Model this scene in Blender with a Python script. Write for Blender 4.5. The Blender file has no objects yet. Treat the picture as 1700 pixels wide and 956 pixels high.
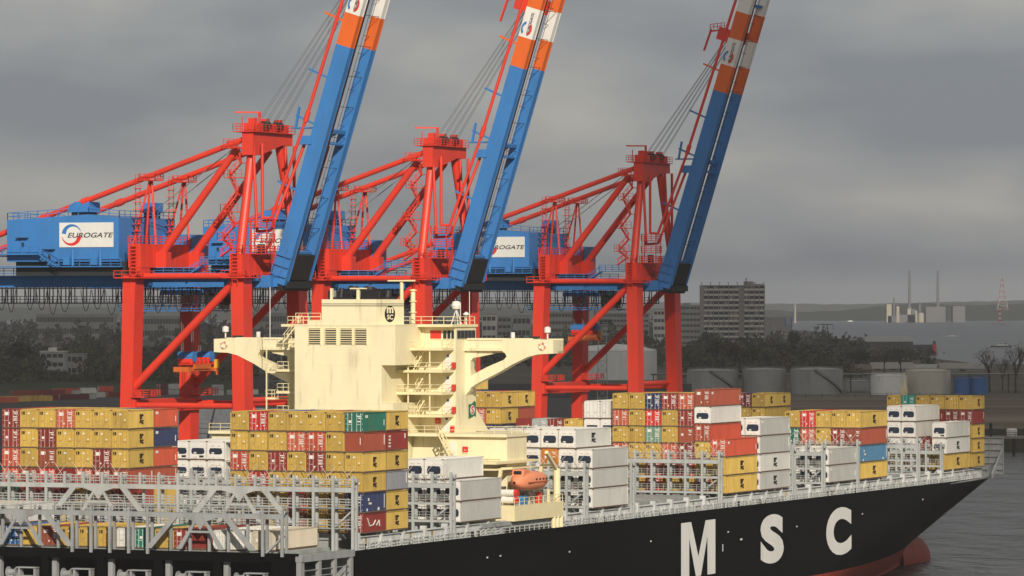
import bpy, bmesh, math, random
from mathutils import Vector, Matrix
random.seed(7)
R = math.radians
scene = bpy.context.scene
COL = scene.collection

# ------------------------------------------------------------------ camera
CAM_Z = 44.2
F = 7500.0                                   # focal length in pixels of a 1700 px wide picture
cam_d = bpy.data.cameras.new('camera')
cam_d.sensor_width = 36.0
cam_d.lens = 36.0 * F / 1700.0
cam_d.shift_y = 28.0 / 1700.0
cam_d.clip_start = 1.0
cam_d.clip_end = 60000.0
cam = bpy.data.objects.new('camera', cam_d)
cam.location = (0, 0, CAM_Z)
cam.rotation_euler = (R(90), 0, 0)
COL.objects.link(cam)
scene.camera = cam

# ------------------------------------------------------------------ light
SUN_AZ, SUN_EL = -10.0, 27.0                  # direction the light travels, degrees right of +Y; elevation
sd = Vector((math.sin(R(SUN_AZ)) * math.cos(R(SUN_EL)), math.cos(R(SUN_AZ)) * math.cos(R(SUN_EL)), -math.sin(R(SUN_EL))))
sun_d = bpy.data.lights.new('sun', 'SUN')
sun_d.energy = 4.5
sun_d.angle = R(0.5)
sun_d.color = (1.0, 0.905, 0.77)
sun = bpy.data.objects.new('sun', sun_d)
sun.rotation_euler = sd.to_track_quat('-Z', 'Y').to_euler()
sun.location = (-100, -200, 300)
COL.objects.link(sun)

w = bpy.data.worlds.new('World')
scene.world = w
w.use_nodes = True
nt = w.node_tree
nt.nodes.clear()
def N(t, typ, **kw):
    n = t.nodes.new(typ)
    for k, v in kw.items():
        setattr(n, k, v)
    return n
def mathn(t, op, a, b=None):
    n = N(t, 'ShaderNodeMath', operation=op)
    for i, q in enumerate((a, b)):
        if q is None: continue
        if isinstance(q, (int, float)): n.inputs[i].default_value = q
        else: t.links.new(q, n.inputs[i])
    return n.outputs[0]
sky = N(nt, 'ShaderNodeTexSky', sky_type='NISHITA')
sky.sun_disc = False
sky.sun_elevation = R(SUN_EL)
sky.sun_rotation = R(180 + SUN_AZ)
tc = N(nt, 'ShaderNodeTexCoord')
sp = N(nt, 'ShaderNodeSeparateXYZ')
nt.links.new(tc.outputs['Generated'], sp.inputs[0])
az = mathn(nt, 'ARCTAN2', sp.outputs[0], sp.outputs[1])
cb = N(nt, 'ShaderNodeCombineXYZ')
nt.links.new(mathn(nt, 'MULTIPLY', az, 11.0), cb.inputs[0])
nt.links.new(mathn(nt, 'MULTIPLY', sp.outputs[2], 33.0), cb.inputs[1])
n1 = N(nt, 'ShaderNodeTexNoise'); n1.inputs['Scale'].default_value = 1.0; n1.inputs['Detail'].default_value = 5.0
n1.inputs['Roughness'].default_value = 0.43; n1.inputs['Distortion'].default_value = 0.15
nt.links.new(cb.outputs[0], n1.inputs['Vector'])
rp = N(nt, 'ShaderNodeValToRGB')
rp.color_ramp.elements[0].position = 0.37; rp.color_ramp.elements[0].color = (0.19, 0.203, 0.232, 1)
rp.color_ramp.elements[1].position = 0.64; rp.color_ramp.elements[1].color = (0.385, 0.37, 0.345, 1)
e = rp.color_ramp.elements.new(0.5); e.color = (0.272, 0.276, 0.287, 1)
nt.links.new(n1.outputs[0], rp.inputs[0])
sc10 = N(nt, 'ShaderNodeVectorMath', operation='SCALE'); sc10.inputs[3].default_value = 10.6
nt.links.new(rp.outputs[0], sc10.inputs[0])
mx = N(nt, 'ShaderNodeMix', data_type='RGBA'); mx.inputs[0].default_value = 0.93
nt.links.new(sky.outputs[0], mx.inputs[6]); nt.links.new(sc10.outputs[0], mx.inputs[7])
bg = N(nt, 'ShaderNodeBackground'); bg.inputs[1].default_value = 0.1
nt.links.new(mx.outputs[2], bg.inputs[0])
wo = N(nt, 'ShaderNodeOutputWorld')
nt.links.new(bg.outputs[0], wo.inputs[0])

scene.view_settings.view_transform = 'Standard'
scene.view_settings.look = 'None'
scene.view_settings.exposure = 0.0
scene.view_settings.gamma = 1.0
scene.view_settings.use_curve_mapping = False
scene.cycles.use_denoising = True
scene.cycles.max_bounces = 6
scene.cycles.volume_bounces = 1

# ------------------------------------------------------------------ frames
A = R(23.5)                                   # ship axis, degrees right of the view direction
SA, CA = math.sin(A), math.cos(A)
Y0 = F / 14.44
X0 = (597 - 850) / F * Y0
ROT = R(66.5)
def W(u, v, z=0.0):                           # ship frame (u forward, v to port, z up) -> world
    return Vector((X0 + u * SA - v * CA, Y0 + u * CA + v * SA, z))
def G(x, Y, z=0.0):                           # a point at distance Y in the direction of picture column x
    return Vector(((x - 850) / F * Y, Y, z))

# ------------------------------------------------------------------ materials
def lin(h):
    h = h.lstrip('#')
    o = []
    for i in (0, 2, 4):
        c = int(h[i:i + 2], 16) / 255
        o.append(c / 12.92 if c <= 0.04045 else ((c + 0.055) / 1.055) ** 2.4)
    return tuple(o)
MATS = {}
def mat(name, c, rough=0.55, metal=0.0, dirt=0.18, scale=0.8, stretch=(1, 1, 0.35), rust=0.0, rnd=0.0, spec=0.4, bump=0.0, dirtc=None):
    if name in MATS: return MATS[name]
    c = lin(c) if isinstance(c, str) else c
    m = bpy.data.materials.new(name); m.use_nodes = True
    t = m.node_tree
    p = t.nodes['Principled BSDF']
    p.inputs['Roughness'].default_value = rough
    p.inputs['Metallic'].default_value = metal
    p.inputs['Specular IOR Level'].default_value = spec
    tc = N(t, 'ShaderNodeTexCoord')
    oi = N(t, 'ShaderNodeObjectInfo')
    mp = N(t, 'ShaderNodeMapping'); mp.inputs['Scale'].default_value = stretch
    ad = N(t, 'ShaderNodeVectorMath', operation='ADD')
    sc_ = N(t, 'ShaderNodeVectorMath', operation='SCALE'); sc_.inputs[0].default_value = (37, 53, 71)
    t.links.new(oi.outputs['Random'], sc_.inputs[3])
    t.links.new(tc.outputs['Object'], ad.inputs[0]); t.links.new(sc_.outputs[0], ad.inputs[1])
    t.links.new(ad.outputs[0], mp.inputs[0])
    nz = N(t, 'ShaderNodeTexNoise'); nz.inputs['Scale'].default_value = scale; nz.inputs['Detail'].default_value = 7; nz.inputs['Roughness'].default_value = 0.62
    t.links.new(mp.outputs[0], nz.inputs['Vector'])
    dc = dirtc or tuple(x * 0.45 + 0.02 for x in c)
    m1 = N(t, 'ShaderNodeMix', data_type='RGBA')
    m1.inputs[6].default_value = (*c, 1); m1.inputs[7].default_value = (*dc, 1)
    rr = N(t, 'ShaderNodeMapRange'); rr.inputs[1].default_value = 0.42; rr.inputs[2].default_value = 0.78; rr.inputs[4].default_value = dirt * 2.2
    t.links.new(nz.outputs[0], rr.inputs[0]); t.links.new(rr.outputs[0], m1.inputs[0])
    out = m1.outputs[2]
    if rust > 0:
        n2 = N(t, 'ShaderNodeTexNoise'); n2.inputs['Scale'].default_value = 0.9; n2.inputs['Detail'].default_value = 8
        mp2 = N(t, 'ShaderNodeMapping'); mp2.inputs['Scale'].default_value = (1.5, 1.5, 0.18)
        t.links.new(ad.outputs[0], mp2.inputs[0]); t.links.new(mp2.outputs[0], n2.inputs['Vector'])
        r2 = N(t, 'ShaderNodeMapRange'); r2.inputs[1].default_value = 0.58; r2.inputs[2].default_value = 0.8; r2.inputs[4].default_value = rust
        t.links.new(n2.outputs[0], r2.inputs[0])
        m2 = N(t, 'ShaderNodeMix', data_type='RGBA'); m2.inputs[7].default_value = (0.16, 0.065, 0.025, 1)
        t.links.new(out, m2.inputs[6]); t.links.new(r2.outputs[0], m2.inputs[0])
        out = m2.outputs[2]
    if rnd > 0:
        hs = N(t, 'ShaderNodeHueSaturation')
        r3 = N(t, 'ShaderNodeMapRange'); r3.inputs[3].default_value = 1 - rnd; r3.inputs[4].default_value = 1 + rnd * 0.6
        t.links.new(oi.outputs['Random'], r3.inputs[0]); t.links.new(r3.outputs[0], hs.inputs['Value'])
        t.links.new(out, hs.inputs['Color']); out = hs.outputs[0]
    t.links.new(out, p.inputs['Base Color'])
    if bump > 0:
        b = N(t, 'ShaderNodeBump'); b.inputs['Strength'].default_value = bump; b.inputs['Distance'].default_value = 0.1
        t.links.new(nz.outputs[0], b.inputs['Height']); t.links.new(b.outputs[0], p.inputs['Normal'])
    MATS[name] = m
    return m

CRANE_RED = mat('crane_red', (0.68, 0.044, 0.021), 0.45, dirt=0.2, scale=0.35)
CRANE_BLUE = mat('crane_blue', (0.040, 0.188, 0.485), 0.45, dirt=0.22, scale=0.35, rust=0.16)
CRANE_ORANGE = mat('crane_orange', (0.68, 0.13, 0.02), 0.45, dirt=0.12)
CRANE_WHITE = mat('crane_white', (0.72, 0.71, 0.67), 0.5, dirt=0.10)
DARKSTEEL = mat('dark_steel', (0.025, 0.028, 0.034), 0.5, dirt=0.1)
BLACKPART = mat('black_part', (0.012, 0.012, 0.014), 0.6, dirt=0.05)
ROPE = mat('rope_steel', (0.17, 0.175, 0.18), 0.5, dirt=0.05)
CREAM = mat('deckhouse_cream', (0.80, 0.725, 0.48), 0.5, dirt=0.13, scale=0.3, rust=0.45)
CREAMD = mat('cream_trim', (0.78, 0.69, 0.42), 0.5, dirt=0.1)
HULL = mat('hull_black', (0.0040, 0.0042, 0.0046), 0.5, dirt=0.25, scale=0.10, stretch=(0.4, 0.4, 1.6), spec=0.04, dirtc=(0.009, 0.009, 0.010))
BOOT = mat('boot_red', (0.44, 0.062, 0.03), 0.6, dirt=0.3, scale=0.4, rust=0.35)
SHIPLIGHT = mat('passage_grey', (0.56, 0.58, 0.57), 0.55, dirt=0.3, scale=0.8, rust=0.35)
STERNGREY = mat('stern_grey', (0.30, 0.315, 0.32), 0.55, dirt=0.35, scale=0.6, rust=0.4)
SHIPGREY = mat('lashing_grey', (0.40, 0.42, 0.415), 0.55, dirt=0.28, scale=0.6, rust=0.25)
SHIPGREYD = mat('deck_grey', (0.30, 0.32, 0.31), 0.6, dirt=0.4, scale=0.5, rust=0.5)
LETTER = mat('letter_white', (0.70, 0.70, 0.67), 0.5, dirt=0.12, scale=0.3)
INK = mat('ink_black', (0.012, 0.012, 0.014), 0.6, dirt=0.0)
SIGNRED = mat('sign_red', (0.60, 0.035, 0.025), 0.5, dirt=0.0)
SIGNBLUE = mat('sign_blue', (0.035, 0.17, 0.45), 0.5, dirt=0.0)
SIGNGREEN = mat('sign_green', (0.02, 0.14, 0.07), 0.5, dirt=0.0)
GLASS = mat('dark_glass', (0.02, 0.025, 0.03), 0.08, dirt=0.0, spec=0.6)
ORANGEBOAT = mat('boat_orange', (0.74, 0.26, 0.13), 0.45, dirt=0.1)
YELLOWPAINT = mat('yellow_paint', (0.75, 0.42, 0.02), 0.5, dirt=0.1)
ROD = mat('rod_pale', (0.55, 0.48, 0.44), 0.5, dirt=0.2)
MARK = mat('mark_white', (0.72, 0.70, 0.66), 0.6, dirt=0.1)

# ------------------------------------------------------------------ mesh builder
class MB:
    def __init__(s, off=(0, 0, 0)):
        s.v = []; s.f = []; s.m = []; s.o = Vector(off); s.cm = 0
    def add(s, vs, fs, m=None):
        b = len(s.v); m = s.cm if m is None else m
        s.v += [tuple(Vector(p) + s.o) for p in vs]
        for f in fs:
            s.f.append(tuple(b + i for i in f)); s.m.append(m)
    def box(s, x0, y0, z0, x1, y1, z1, m=None):
        if x0 > x1: x0, x1 = x1, x0
        if y0 > y1: y0, y1 = y1, y0
        if z0 > z1: z0, z1 = z1, z0
        s.add([(x0, y0, z0), (x1, y0, z0), (x1, y1, z0), (x0, y1, z0), (x0, y0, z1), (x1, y0, z1), (x1, y1, z1), (x0, y1, z1)],
              [(3, 2, 1, 0), (4, 5, 6, 7), (0, 1, 5, 4), (1, 2, 6, 5), (2, 3, 7, 6), (3, 0, 4, 7)], m)
    def beam(s, p, q, wu, wv, m=None, wu2=None, wv2=None):   # box section beam between p and q; wu along X-ish, wv across
        p = Vector(p); q = Vector(q); d = (q - p).normalized()
        ref = Vector((0, 0, 1)) if abs(d.z) < 0.9 else Vector((1, 0, 0))
        a = ref.cross(d).normalized() if abs(d.z) < 0.9 else (ref - d * ref.dot(d)).normalized()
        b = d.cross(a)
        wu2 = wu if wu2 is None else wu2; wv2 = wv if wv2 is None else wv2
        vs = []
        for c, x, y in ((p, wu, wv), (q, wu2, wv2)):
            for i, j in ((-1, -1), (1, -1), (1, 1), (-1, 1)):
                vs.append(c + a * (i * x / 2) + b * (j * y / 2))
        s.add(vs, [(3, 2, 1, 0), (4, 5, 6, 7), (0, 1, 5, 4), (1, 2, 6, 5), (2, 3, 7, 6), (3, 0, 4, 7)], m)
    def tube(s, p, q, r, n=10, m=None, r2=None, cap=True):
        p = Vector(p); q = Vector(q); d = (q - p).normalized()
        a = d.orthogonal().normalized(); b = d.cross(a)
        r2 = r if r2 is None else r2
        vs = []
        for c, rr in ((p, r), (q, r2)):
            for i in range(n):
                t = 2 * math.pi * i / n
                vs.append(c + (a * math.cos(t) + b * math.sin(t)) * rr)
        fs = [(i, (i + 1) % n, n + (i + 1) % n, n + i) for i in range(n)]
        if cap: fs += [tuple(range(n - 1, -1, -1)), tuple(range(n, 2 * n))]
        s.add(vs, fs, m)
    def path(s, pts, r, n=6, m=None):
        for a, b in zip(pts, pts[1:]): s.tube(a, b, r, n, m)
    def prism(s, poly, axis, a, b, m=None):    # polygon in the two other axes, extruded along axis from a to b
        n = len(poly); vs = []
        for k in (a, b):
            for p in poly:
                vs.append((k, p[0], p[1]) if axis == 0 else ((p[0], k, p[1]) if axis == 1 else (p[0], p[1], k)))
        s.add(vs, [tuple(range(n - 1, -1, -1)), tuple(range(n, 2 * n))] + [(i, (i + 1) % n, n + (i + 1) % n, n + i) for i in range(n)], m)
    def lathe(s, c, prof, n=32, m=None):       # prof: list of (r, z)
        c = Vector(c); vs = []
        for r, z in prof:
            for i in range(n):
                t = 2 * math.pi * i / n
                vs.append(c + Vector((r * math.cos(t), r * math.sin(t), z)))
        fs = []
        for k in range(len(prof) - 1):
            for i in range(n):
                fs.append((k * n + i, k * n + (i + 1) % n, (k + 1) * n + (i + 1) % n, (k + 1) * n + i))
        fs += [tuple(range(n - 1, -1, -1)), tuple(range((len(prof) - 1) * n, len(prof) * n))]
        s.add(vs, fs, m)
    def rail(s, pts, h=0.95, r=0.035, step=1.6, mids=1, m=None):
        for a, b in zip(pts, pts[1:]):
            a = Vector(a); b = Vector(b); L = (b - a).length
            for k in range(mids + 1):
                hh = h * (k + 1) / (mids + 1)
                up = Vector((0, 0, hh)); s.beam(a + up, b + up, r * 2, r * 2, m)
            n = max(1, int(round(L / step)))
            for i in range(n + 1):
                c = a + (b - a) * (i / n)
                s.beam(c, c + Vector((0, 0, h)), r * 2, r * 2, m)
    def stair(s, p, q, wdt, side, m=None, rails=True, tm=None):    # flight from p up to q, width along `side`
        p = Vector(p); q = Vector(q); sd_ = Vector(side).normalized() * wdt
        for o in (Vector((0, 0, 0)), sd_):
            s.beam(p + o, q + o, 0.07, 0.16, m)
            if rails:
                up = Vector((0, 0, 0.95)); s.beam(p + o + up, q + o + up, 0.07, 0.07, m)
                for k in (0.1, 0.5, 0.9):
                    c = p.lerp(q, k) + o; s.beam(c, c + up, 0.06, 0.06, m)
        n = max(3, int((q - p).length / 0.45))
        for i in range(n + 1):
            c = p.lerp(q, i / n)
            s.beam(c, c + sd_, 0.24, 0.05, m if tm is None else tm)
    def mesh(s, name, mats):
        me = bpy.data.meshes.new(name)
        me.from_pydata(s.v, [], s.f)
        for m in mats: me.materials.append(m)
        me.polygons.foreach_set('material_index', s.m)
        me.update()
        bm = bmesh.new(); bm.from_mesh(me)
        bmesh.ops.recalc_face_normals(bm, faces=bm.faces)
        bm.to_mesh(me); bm.free()
        return me
    def build(s, name, mats, parent=None, smooth=False):
        if not isinstance(mats, (list, tuple)): mats = [mats]
        o = bpy.data.objects.new(name, s.mesh(name, mats))
        if smooth:
            for p in o.data.polygons: p.use_smooth = True
        COL.objects.link(o)
        if parent: o.parent = parent
        return o

def tag(o, label, cat, group=None, kind=None):
    if label: o['label'] = label
    if cat: o['category'] = cat
    if group: o['group'] = group
    if kind: o['kind'] = kind
    return o
def thing(name, label, cat, loc, rz=0.0, group=None):
    o = bpy.data.objects.new(name, None); COL.objects.link(o)
    o.location = loc; o.rotation_euler = (0, 0, rz)
    return tag(o, label, cat, group)
def struct(o):
    o['kind'] = 'structure'; return o
def place(o, loc, rz=0.0):
    o.location = loc; o.rotation_euler = (0, 0, rz); return o
KIDS = {}
def copy_tree(o, parent=None):
    c = o.copy(); COL.objects.link(c)
    if parent: c.parent = parent
    for ch in [x for x in COL.objects if x.parent == o]:
        copy_tree(ch, c)
    return c

# lettering: a font curve turned into a mesh, returned as (verts2d, faces) fitted to a unit box
_tx = {}
def text2d(body, bold=0.02, shear=0.0, line=1.0, spacing=1.0):
    key = (body, bold, shear, line, spacing)
    if key in _tx: return _tx[key]
    cu = bpy.data.curves.new('glyphs', 'FONT')
    cu.body = body; cu.offset = bold; cu.shear = shear; cu.align_x = 'CENTER'; cu.space_line = line; cu.space_character = spacing
    cu.resolution_u = 6
    ob = bpy.data.objects.new('glyphs', cu); COL.objects.link(ob)
    dg = bpy.context.evaluated_depsgraph_get()
    me = bpy.data.meshes.new_from_object(ob.evaluated_get(dg))
    vs = [(v.co.x, v.co.y) for v in me.vertices]; fs = [tuple(p.vertices) for p in me.polygons]
    bpy.data.objects.remove(ob); bpy.data.curves.remove(cu); bpy.data.meshes.remove(me)
    x0 = min(v[0] for v in vs); x1 = max(v[0] for v in vs); y0 = min(v[1] for v in vs); y1 = max(v[1] for v in vs)
    vs = [((x - x0) / (x1 - x0), (y - y0) / (y1 - y0)) for x, y in vs]
    _tx[key] = (vs, fs)
    return vs, fs
def put_text(mb, body, fn, m=0, **kw):         # fn maps (s,t) in the unit box to a point
    vs, fs = text2d(body, **kw)
    mb.add([fn(*p) for p in vs], fs, m)

# ================================================================== GROUND, WATER, AIR
def sheet(name, poly, z, m, depth=None):
    mb = MB()
    if depth is None:
        mb.add([(p[0], p[1], z) for p in poly], [tuple(range(len(poly)))])
    else:
        mb.prism([(p[0], p[1]) for p in poly], 2, z - depth, z)
    return struct(mb.build(name, m))

def water_mat():
    m = bpy.data.materials.new('river_water'); m.use_nodes = True
    t = m.node_tree; p = t.nodes['Principled BSDF']
    p.inputs['Base Color'].default_value = (0.032, 0.033, 0.030, 1)
    p.inputs['Roughness'].default_value = 0.24
    p.inputs['IOR'].default_value = 1.33
    tc = N(t, 'ShaderNodeTexCoord')
    hs = []
    for sc_, st in ((0.30, (0.6, 1.0, 1)), (0.085, (0.8, 0.5, 1)), (0.02, (0.9, 0.35, 1))):
        mp = N(t, 'ShaderNodeMapping'); mp.inputs['Scale'].default_value = st; mp.inputs['Rotation'].default_value = (0, 0, 0.25)
        t.links.new(tc.outputs['Object'], mp.inputs[0])
        nz = N(t, 'ShaderNodeTexNoise'); nz.inputs['Scale'].default_value = sc_; nz.inputs['Detail'].default_value = 5; nz.inputs['Roughness'].default_value = 0.6
        t.links.new(mp.outputs[0], nz.inputs['Vector']); hs.append(nz.outputs[0])
    a = mathn(t, 'MULTIPLY', hs[0], 0.7); b = mathn(t, 'MULTIPLY', hs[1], 3.2); c = mathn(t, 'MULTIPLY', hs[2], 7.0)
    h = mathn(t, 'ADD', mathn(t, 'ADD', a, b), c)
    bp = N(t, 'ShaderNodeBump'); bp.inputs['Strength'].default_value = 1.0; bp.inputs['Distance'].default_value = 2.2
    t.links.new(h, bp.inputs['Height']); t.links.new(bp.outputs[0], p.inputs['Normal'])
    return m
sheet('river_water', [(-9000, -300), (9000, -300), (9000, 26000), (-9000, 26000)], 0.0, water_mat())

GROUND = mat('ground_soil', (0.10, 0.085, 0.065), 0.9, dirt=0.5, scale=0.012, stretch=(1, 1, 1), dirtc=(0.03, 0.035, 0.02), spec=0.1)
QZ = 6.5
a1 = W(-420, 52); a2 = W(335, 52)
land = [(a1.x - 600, a1.y), (a1.x, a1.y), (a2.x, a2.y), (141, 1372), (760, 1335), (760, 2750), (300, 2880), (290, 3500), (376, 4000), (330, 4400), (430, 6500), (300, 8800), (-4000, 8800), (-4000, a1.y)]
sheet('ground', land, QZ, GROUND, 10.0)
CONC = mat('quay_concrete', (0.25, 0.245, 0.23), 0.9, dirt=0.4, scale=0.03, stretch=(1, 1, 1), spec=0.1)
q = [W(-400, 52.6), W(334, 52.6), W(334, 120), W(-400, 120)]
sheet('quay_pavement', [(p.x, p.y) for p in q], QZ + 0.012, CONC)
ASPH = mat('asphalt', (0.06, 0.06, 0.062), 0.9, dirt=0.3, scale=0.02, stretch=(1, 1, 1), spec=0.1)
sheet('yard_pavement', [(-420, 1150), (60, 1150), (60, 1900), (-420, 1900)], QZ + 0.012, ASPH)
SAND = mat('bare_soil', (0.20, 0.165, 0.125), 0.95, dirt=0.6, scale=0.006, stretch=(0.3, 1.6, 1), dirtc=(0.06, 0.05, 0.035), spec=0.05)
sheet('bare_ground', [(100, 1380), (420, 1355), (430, 1800), (95, 1830)], QZ + 0.012, SAND)
FIELD = mat('grass_field', (0.035, 0.05, 0.02), 0.95, dirt=0.4, scale=0.02, stretch=(1, 1, 1), spec=0.05)
sheet('grass_field', [(-420, 1920), (-90, 1920), (-90, 2500), (-420, 2500)], QZ + 0.012, FIELD)

# far banks of the river: low wooded hills
HILLM = mat('hill_woods', (0.045, 0.048, 0.035), 0.95, dirt=0.4, scale=0.01, stretch=(1, 1, 1), spec=0.0)
def hills(name, prof, Yd, depth, zb=-1.0):
    mb = MB(); n = 140; rows = 7; vs = []
    x0, x1 = prof[0][0], prof[-1][0]
    rng = random.Random(name)
    for i in range(n + 1):
        x = x0 + (x1 - x0) * i / n
        for (xa, za), (xb, zb2) in zip(prof, prof[1:]):
            if xa <= x <= xb:
                zt = za + (zb2 - za) * (x - xa) / (xb - xa); break
        for j in range(rows):
            t = j / (rows - 1)
            k = math.sin(math.pi * min(1, t * 1.15)) if t < 0.87 else 0.0
            zz = zb + (zt - zb) * max(0.0, k) + (rng.uniform(-1.6, 1.6) if 0 < j < rows - 1 else 0)
            p = G(x, Yd + depth * t); vs.append((p.x, p.y, zz))
    fs = [(i * rows + j, (i + 1) * rows + j, (i + 1) * rows + j + 1, i * rows + j + 1) for i in range(n) for j in range(rows - 1)]
    mb.add(vs, fs)
    return struct(mb.build(name, HILLM))
hills('hills', [(-300, 34), (300, 40), (900, 36), (1250, 34), (1330, 24), (1400, 28), (1450, 40), (1530, 52), (1600, 46), (1660, 46), (1720, 52), (2100, 60)], 12600, 1500)
hills('far_hills', [(-500, 55), (400, 62), (1100, 56), (1400, 48), (1800, 70), (2200, 60)], 17500, 2000)

# air
hz = bpy.data.materials.new('haze'); hz.use_nodes = True
t = hz.node_tree; t.nodes.clear()
pv = N(t, 'ShaderNodeVolumePrincipled'); pv.inputs['Color'].default_value = (0.94, 0.965, 1.0, 1); pv.inputs['Density'].default_value = 4.8e-5
pv.inputs['Anisotropy'].default_value = 0.2
ou = N(t, 'ShaderNodeOutputMaterial'); t.links.new(pv.outputs[0], ou.inputs['Volume'])
mb = MB(); mb.box(-9500, -320, -8.0, 9500, 26500, 150)
tag(mb.build('haze', hz), 'thin grey haze lying over the river and the far bank', 'haze', kind='stuff')

# unseen cloudbank out of frame, shaped to shade the land beyond the ship
def cloud_mat():
    m = bpy.data.materials.new('cloud_white'); m.use_nodes = True
    t = m.node_tree; t.nodes.clear()
    d = N(t, 'ShaderNodeBsdfDiffuse'); d.inputs[0].default_value = (0.85, 0.85, 0.86, 1)
    tr = N(t, 'ShaderNodeBsdfTranslucent'); tr.inputs[0].default_value = (0.85, 0.85, 0.86, 1)
    mx = N(t, 'ShaderNodeMixShader'); mx.inputs[0].default_value = 0.6
    t.links.new(d.outputs[0], mx.inputs[1]); t.links.new(tr.outputs[0], mx.inputs[2])
    tp = N(t, 'ShaderNodeBsdfTransparent')       # the cloud is thin enough to let a little sun through
    m2 = N(t, 'ShaderNodeMixShader'); m2.inputs[0].default_value = 0.26
    t.links.new(mx.outputs[0], m2.inputs[1]); t.links.new(tp.outputs[0], m2.inputs[2])
    o = N(t, 'ShaderNodeOutputMaterial'); t.links.new(m2.outputs[0], o.inputs[0])
    return m
CLH = 1700.0
def shade_cloud_bank():
    back = CLH / math.tan(R(SUN_EL))
    ox, oy = -math.sin(R(SUN_AZ)) * back, -math.cos(R(SUN_AZ)) * back
    edge = [(2100, 600), (700, 690), (100, 770), (60, 784), (30, 802), (12, 828), (0, 852), (-15, 888), (-30, 935), (-60, 1000), (-110, 1030), (-260, 1050), (-1900, 1100)]   # where the shadow's near edge lies on the ground
    far = 10800
    mb = MB(); n = 190; rows = 26; rng = random.Random(3)
    def ed(x):
        for (xa, ya), (xb, yb) in zip(edge, edge[1:]):
            if xb <= x <= xa: return ya + (yb - ya) * (x - xa) / (xb - xa)
        return 900
    top = []; bot = []
    for i in range(n + 1):
        x = 2000 + (-3800) * i / n
        for j in range(rows + 1):
            t_ = j / rows
            y = ed(x) + (far - ed(x)) * t_ ** 1.6
            rim = min(1.0, 4 * min(t_, 1 - t_) + 4 * 0, 6 * min(i, n - i) / n + 0.15)
            bu = 60 * rim + rng.uniform(0, 45) * rim + 5
            top.append((x + ox, y + oy, CLH + bu)); bot.append((x + ox, y + oy, CLH - 0.35 * bu))
    m_ = rows + 1; o2 = len(top)
    fs = []
    for i in range(n):
        for j in range(rows):
            a = i * m_ + j
            fs.append((a, a + m_, a + m_ + 1, a + 1)); fs.append((o2 + a, o2 + a + 1, o2 + a + m_ + 1, o2 + a + m_))
    for j in range(rows):
        for a in (j, n * m_ + j): fs.append((a, a + 1, o2 + a + 1, o2 + a))
    for i in range(n):
        for a in (i * m_, i * m_ + rows): fs.append((a, a + m_, o2 + a + m_, o2 + a))
    mb.add(top + bot, fs)
    o = mb.build('shade_cloud', cloud_mat(), smooth=True)
    o['kind'] = 'structure'
shade_cloud_bank()

# ================================================================== CONTAINER SHIP (local frame: u, v, z above water)
ship = thing('container_ship', 'huge black hulled container ship with cream deckhouse and red boot top, moored beneath the cranes', 'container ship', W(0, 0, 0), ROT)
CL = 24.1
DECK = 16.0
def hull_v(u, z):                              # distance of the starboard side from v = 0
    t = min(max(z / 16, 0), 1)
    u0 = 130 + 80 * t; st = 268 + 28 * t ** 1.6; p = 1.3 + 1.5 * t
    if u <= u0: return 0.0
    s = (u - u0) / (st - u0)
    return CL * min(1.0, s) ** p
def stem(z):
    t = min(max(z / 16, 0), 1); return 268 + 28 * t ** 1.6
mb = MB()
zs = [-2, 0.5, 2.5, 4.6, 6, 7.5, 9, 10.5, 12, 13.5, 15, DECK]
ST = 90
for side in (0, 1):
    vs = []
    for i in range(ST + 1):
        for z in zs:
            t = i / ST
            u = -1.2 + (stem(z) + 1.2) * (t if t < 0.4 else t)
            v = hull_v(u, z)
            vs.append((u, v if side == 0 else 2 * CL - v, z))
    n = len(zs)
    for i in range(ST):
        for j in range(n - 1):
            mb.add([vs[i * n + j], vs[(i + 1) * n + j], vs[(i + 1) * n + j + 1], vs[i * n + j + 1]], [(0, 1, 2, 3)], 1 if zs[j + 1] <= 4.7 else 0)
# stern quarter: side wall below the open mooring deck, port wall and the transom with its openings
for v in (0.0, 2 * CL):
    mb.add([(-15, v, -2), (-1.2, v, -2), (-1.2, v, 4.6), (-15, v, 4.6)], [(0, 1, 2, 3)], 1)
    mb.add([(-15, v, 4.6), (-1.2, v, 4.6), (-1.2, v, 12.2), (-15, v, 12.2)], [(0, 1, 2, 3)], 0)
mb.add([(-15, 2 * CL, 12.2), (-1.2, 2 * CL, 12.2), (-1.2, 2 * CL, 16), (-15, 2 * CL, 16)], [(0, 1, 2, 3)], 0)
mb.add([(-15, 0, -2), (-15, 2 * CL, -2), (-15, 2 * CL, 4.6), (-15, 0, 4.6)], [(0, 1, 2, 3)], 1)
mb.box(-15.3, 0.7, 4.6, -15.0, 2 * CL, 12.3, 0)
mb.box(-15.3, 0.7, 15.25, -14.4, 2 * CL, 16.3, 0)
opens = [(3.6, 10.2), (11.0, 17.6), (18.6, 25.0), (26.0, 32.3), (33.2, 39.6), (40.6, 46.6)]
pv_ = 0.7
for a, b in opens:
    mb.box(-15.3, pv_, 12.3, -14.9, a, 15.25, 0); pv_ = b
mb.box(-15.3, pv_, 12.3, -14.9, 2 * CL, 15.25, 0)
hull = mb.build('hull', [HULL, BOOT], ship)
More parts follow.
